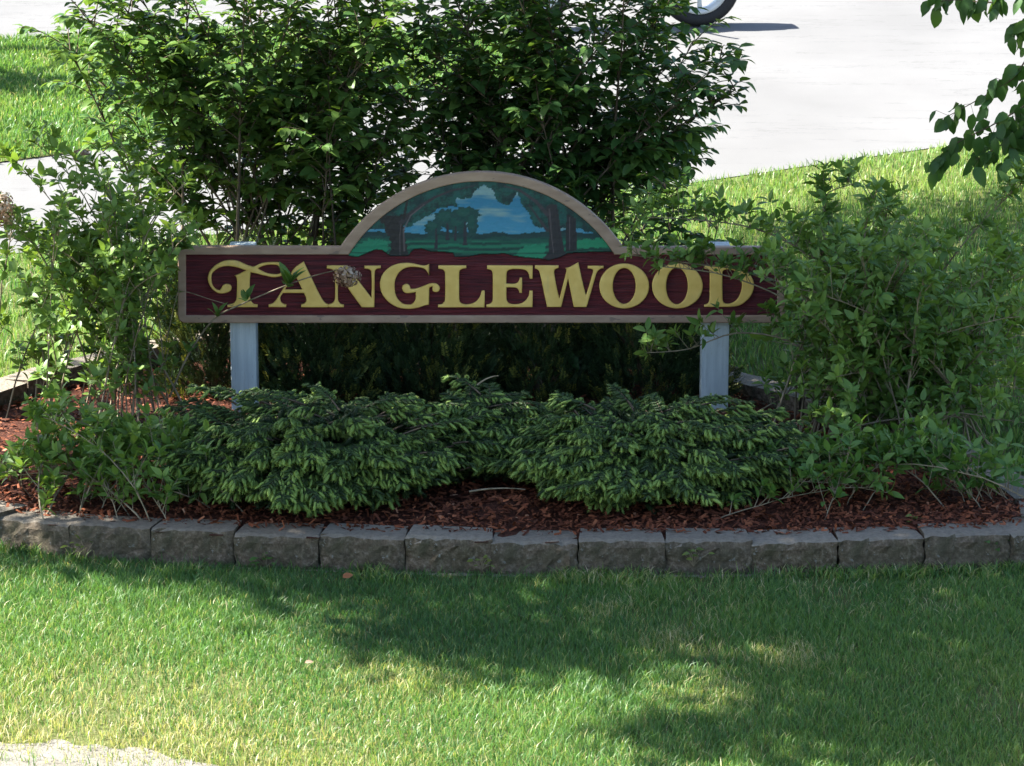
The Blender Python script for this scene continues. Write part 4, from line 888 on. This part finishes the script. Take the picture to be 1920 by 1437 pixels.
weed('weed', 'dark sprig of weed at the right end of the wall', 1850, 1040, -2.52, 10, .045, 116, .3, .09, None, 'hyd')
def fallen(label, px, py, size, seed, mat, z=.02):
    p = ground(px, py); a = Acc(); place(a, OVATE[seed % 6], np.zeros((1, 3)), frames(np.array([[.8, .3, .25]]), np.array([[0, -.6, 1.]])), size, .5)
    o = put('fallen_leaf', a.mesh('fallen_leaf', MAT[mat], True), None, (p[0], p[1], p[2] + z)); tag(o, label, 'leaf')
fallen('curled brown dead leaf on the grass below the wall', 642, 1096, .05, 1, 'deadleaf', .03)
fallen('pale leaf lying in the sunlit lawn grass', 572, 1262, .035, 2, 'flower', .04)
# rotten stump end in the mulch
p = at(940, 985, -2.16); bm = bmesh.new(); bmesh.ops.create_icosphere(bm, subdivisions=3, radius=1.)
for vtx in bm.verts:
    c_ = vtx.co; n_ = vnoise(np.array(c_.x * 2), np.array(c_.y * 2 + c_.z * 3), 2., 5); vtx.co = Vector((c_.x * .075, c_.y * .05, c_.z * .045)) * (1 + .35 * float(n_))
me = bpy.data.meshes.new('wood_stump'); bm.to_mesh(me); bm.free(); me.materials.append(MAT['stump'])
tag(put('wood_stump', me, None, (p[0], p[1], p[2] + .01)), 'small rotten stump end poking from the mulch between the spruces', 'stump')
for i, (u0, v0, u1, v1, Y, lb) in enumerate(((880, 922, 985, 918, -2.0, 'thin dead twig under the spruces above the stump'), (160, 935, 190, 870, -2.1, 'grey dead stick leaning at the far left of the bed'), (250, 908, 300, 880, -1.95, 'pale dead stick lying under the low left hydrangea'), (895, 722, 935, 705, -1.1, 'dry twig sticking out of the top of the spruces'))):
    P = bez(at(u0, v0, Y), at((u0 + u1) / 2, (v0 + v1) / 2 - 8, Y), at(u1, v1, Y - .02), 6); a = Acc(); tube(a, P - P[0], np.linspace(.005, .002, 6), 5, .9); tag(put('dead_stick', a.mesh('dead_stick', MAT['stem'], True), None, P[0]), lb, 'stick')

# ---------------------------------------------------------------- two-wheeled vehicle parked far behind, only a wheel in view
g_ = ground(1308, 50); WX, WY = float(g_[0]), float(g_[1]); WZ = float(tz(WY)) + .006; WR = .372
bike = thing('parked_vehicle', 'parked vehicle at the top edge with only a black tyre and pale rim in view', 'vehicle', (WX, WY, WZ))
bike.rotation_euler = (0, 0, math.radians(7)); BASE = -1.50
def wheel(x_):
    w = bpy.data.objects.new('wheel', None); COL.objects.link(w); w.parent = bike; w.location = (x_, 0, WR); n = 56
    th = np.arange(n) * 2 * math.pi / n
    def ringm(name, pr, mat, extra=None):
        V = np.array([[rr * math.cos(t), yy_, rr * math.sin(t)] for t in th for rr, yy_ in pr]); m_ = len(pr)
        F = [[i * m_ + j, i * m_ + (j + 1) % m_, ((i + 1) % n) * m_ + (j + 1) % m_, ((i + 1) % n) * m_ + j] for i in range(n) for j in range(m_)]
        a = Acc(); a.add(V, F)
        if extra: extra(a)
        put(name, a.mesh(name, MAT[mat], True, False), w)
    ringm('tyre', [(.262, -.075), (.285, -.098), (.325, -.105), (.352, -.092), (.368, -.055), (.372, 0), (.368, .055), (.352, .092), (.325, .105), (.285, .098), (.262, .075)], 'rubber')
    def spokes(a):
        for i in range(7):
            t = i * 2 * math.pi / 7 + .3; tube(a, [(.04 * math.cos(t), 0, .04 * math.sin(t)), (.13 * math.cos(t), -.01, .13 * math.sin(t)), (.228 * math.cos(t), 0, .228 * math.sin(t))], [.026, .018, .024], 6)
        tube(a, [(0, -.10, 0), (0, 0, 0), (0, .10, 0)], [.05, .06, .05], 14)
    ringm('rim', [(.264, -.088), (.232, -.080), (.215, -.05), (.215, .05), (.232, .080), (.264, .088)], 'rim', spokes)
wheel(0.0); wheel(BASE)
def part(name, mat, fn, smooth=True):
    a = Acc(); fn(a); return put(name, a.mesh(name, MAT[mat], smooth, False), bike)
def frame_fn(a):
    for P, r_ in (([(BASE + .45, 0, 1.0), (BASE + .62, 0, .55), (BASE + .75, 0, .38), (BASE + 1.1, 0, .40)], .026), ([(BASE + .45, 0, 1.02), (BASE + .8, 0, .86), (BASE + 1.15, 0, .74), (.12, 0, .80)], .026), ([(BASE + 1.1, -.1, .40), (-.2, -.1, .38), (0, -.1, WR)], .024), ([(BASE + 1.1, .1, .40), (-.2, .1, .38), (0, .1, WR)], .024)): tube(a, smooth_poly(P, 4, False), r_, 8)
part('frame', 'carpaint', frame_fn)
part('fork', 'rim', lambda a: [tube(a, [(BASE, y_, WR), (BASE + .22, y_, .72), (BASE + .42, y_, 1.12)], .024, 8) for y_ in (-.11, .11)])
part('handlebar', 'rubber', lambda a: tube(a, smooth_poly([(BASE + .66, -.38, 1.12), (BASE + .52, -.25, 1.16), (BASE + .42, 0, 1.14), (BASE + .52, .25, 1.16), (BASE + .66, .38, 1.12)], 4, False), .017, 7))
def loft(a, secs, n=12):
    th = np.arange(n) * 2 * math.pi / n; V = np.array([[x_, w_ * math.cos(t), z_ + h_ * math.sin(t)] for x_, w_, z_, h_ in secs for t in th])
    F = [[i * n + j, i * n + (j + 1) % n, (i + 1) * n + (j + 1) % n, (i + 1) * n + j] for i in range(len(secs) - 1) for j in range(n)]; a.add(V, F)
part('fuel_tank', 'carpaint', lambda a: loft(a, [(BASE + .46, .02, .95, .03), (BASE + .5, .11, .95, .09), (BASE + .68, .16, .95, .12), (BASE + .88, .13, .90, .09), (BASE + .98, .02, .86, .02)]))
part('seat', 'rubber', lambda a: loft(a, [(BASE + .93, .02, .83, .02), (BASE + .98, .12, .83, .05), (BASE + 1.2, .15, .80, .06), (BASE + 1.42, .12, .86, .05), (BASE + 1.52, .02, .90, .02)]))
part('engine', 'rim', lambda a: loft(a, [(BASE + .60, .02, .5, .02), (BASE + .62, .16, .5, .15), (BASE + .78, .19, .50, .19), (BASE + 1.0, .17, .47, .16), (BASE + 1.05, .02, .47, .02)], 10))
part('exhaust', 'rim', lambda a: tube(a, smooth_poly([(BASE + .62, -.19, .5), (BASE + .62, -.22, .32), (BASE + .9, -.22, .27), (-.25, -.22, .32)], 4, False), np.linspace(.022, .045, 13), 9))
for x_, nm in ((BASE, 'front_mudguard'), (-.03, 'rear_mudguard')):
    def guard(a):
        n = 12; th = np.linspace(.9, 2.5, n); V = np.array([[x_ + .42 * math.cos(t), y_ * (1 - .0 * t), WR + .42 * math.sin(t) - abs(y_) * .2] for t in th for y_ in (-.11, -.05, .05, .11)]); V2 = V * [1, 1, 1] + [0, 0, .006]
        F = [[i * 4 + j, i * 4 + j + 1, i * 4 + j + 5, i * 4 + j + 4] for i in range(n - 1) for j in range(3)]; a.add(V, F); a.add(V2, F)
    part(nm, 'carpaint', guard)
part('headlight', 'rim', lambda a: loft(a, [(BASE + .22, .02, 1.0, .02), (BASE + .23, .08, 1.0, .08), (BASE + .32, .08, 1.0, .08), (BASE + .38, .03, 1.0, .03)]))
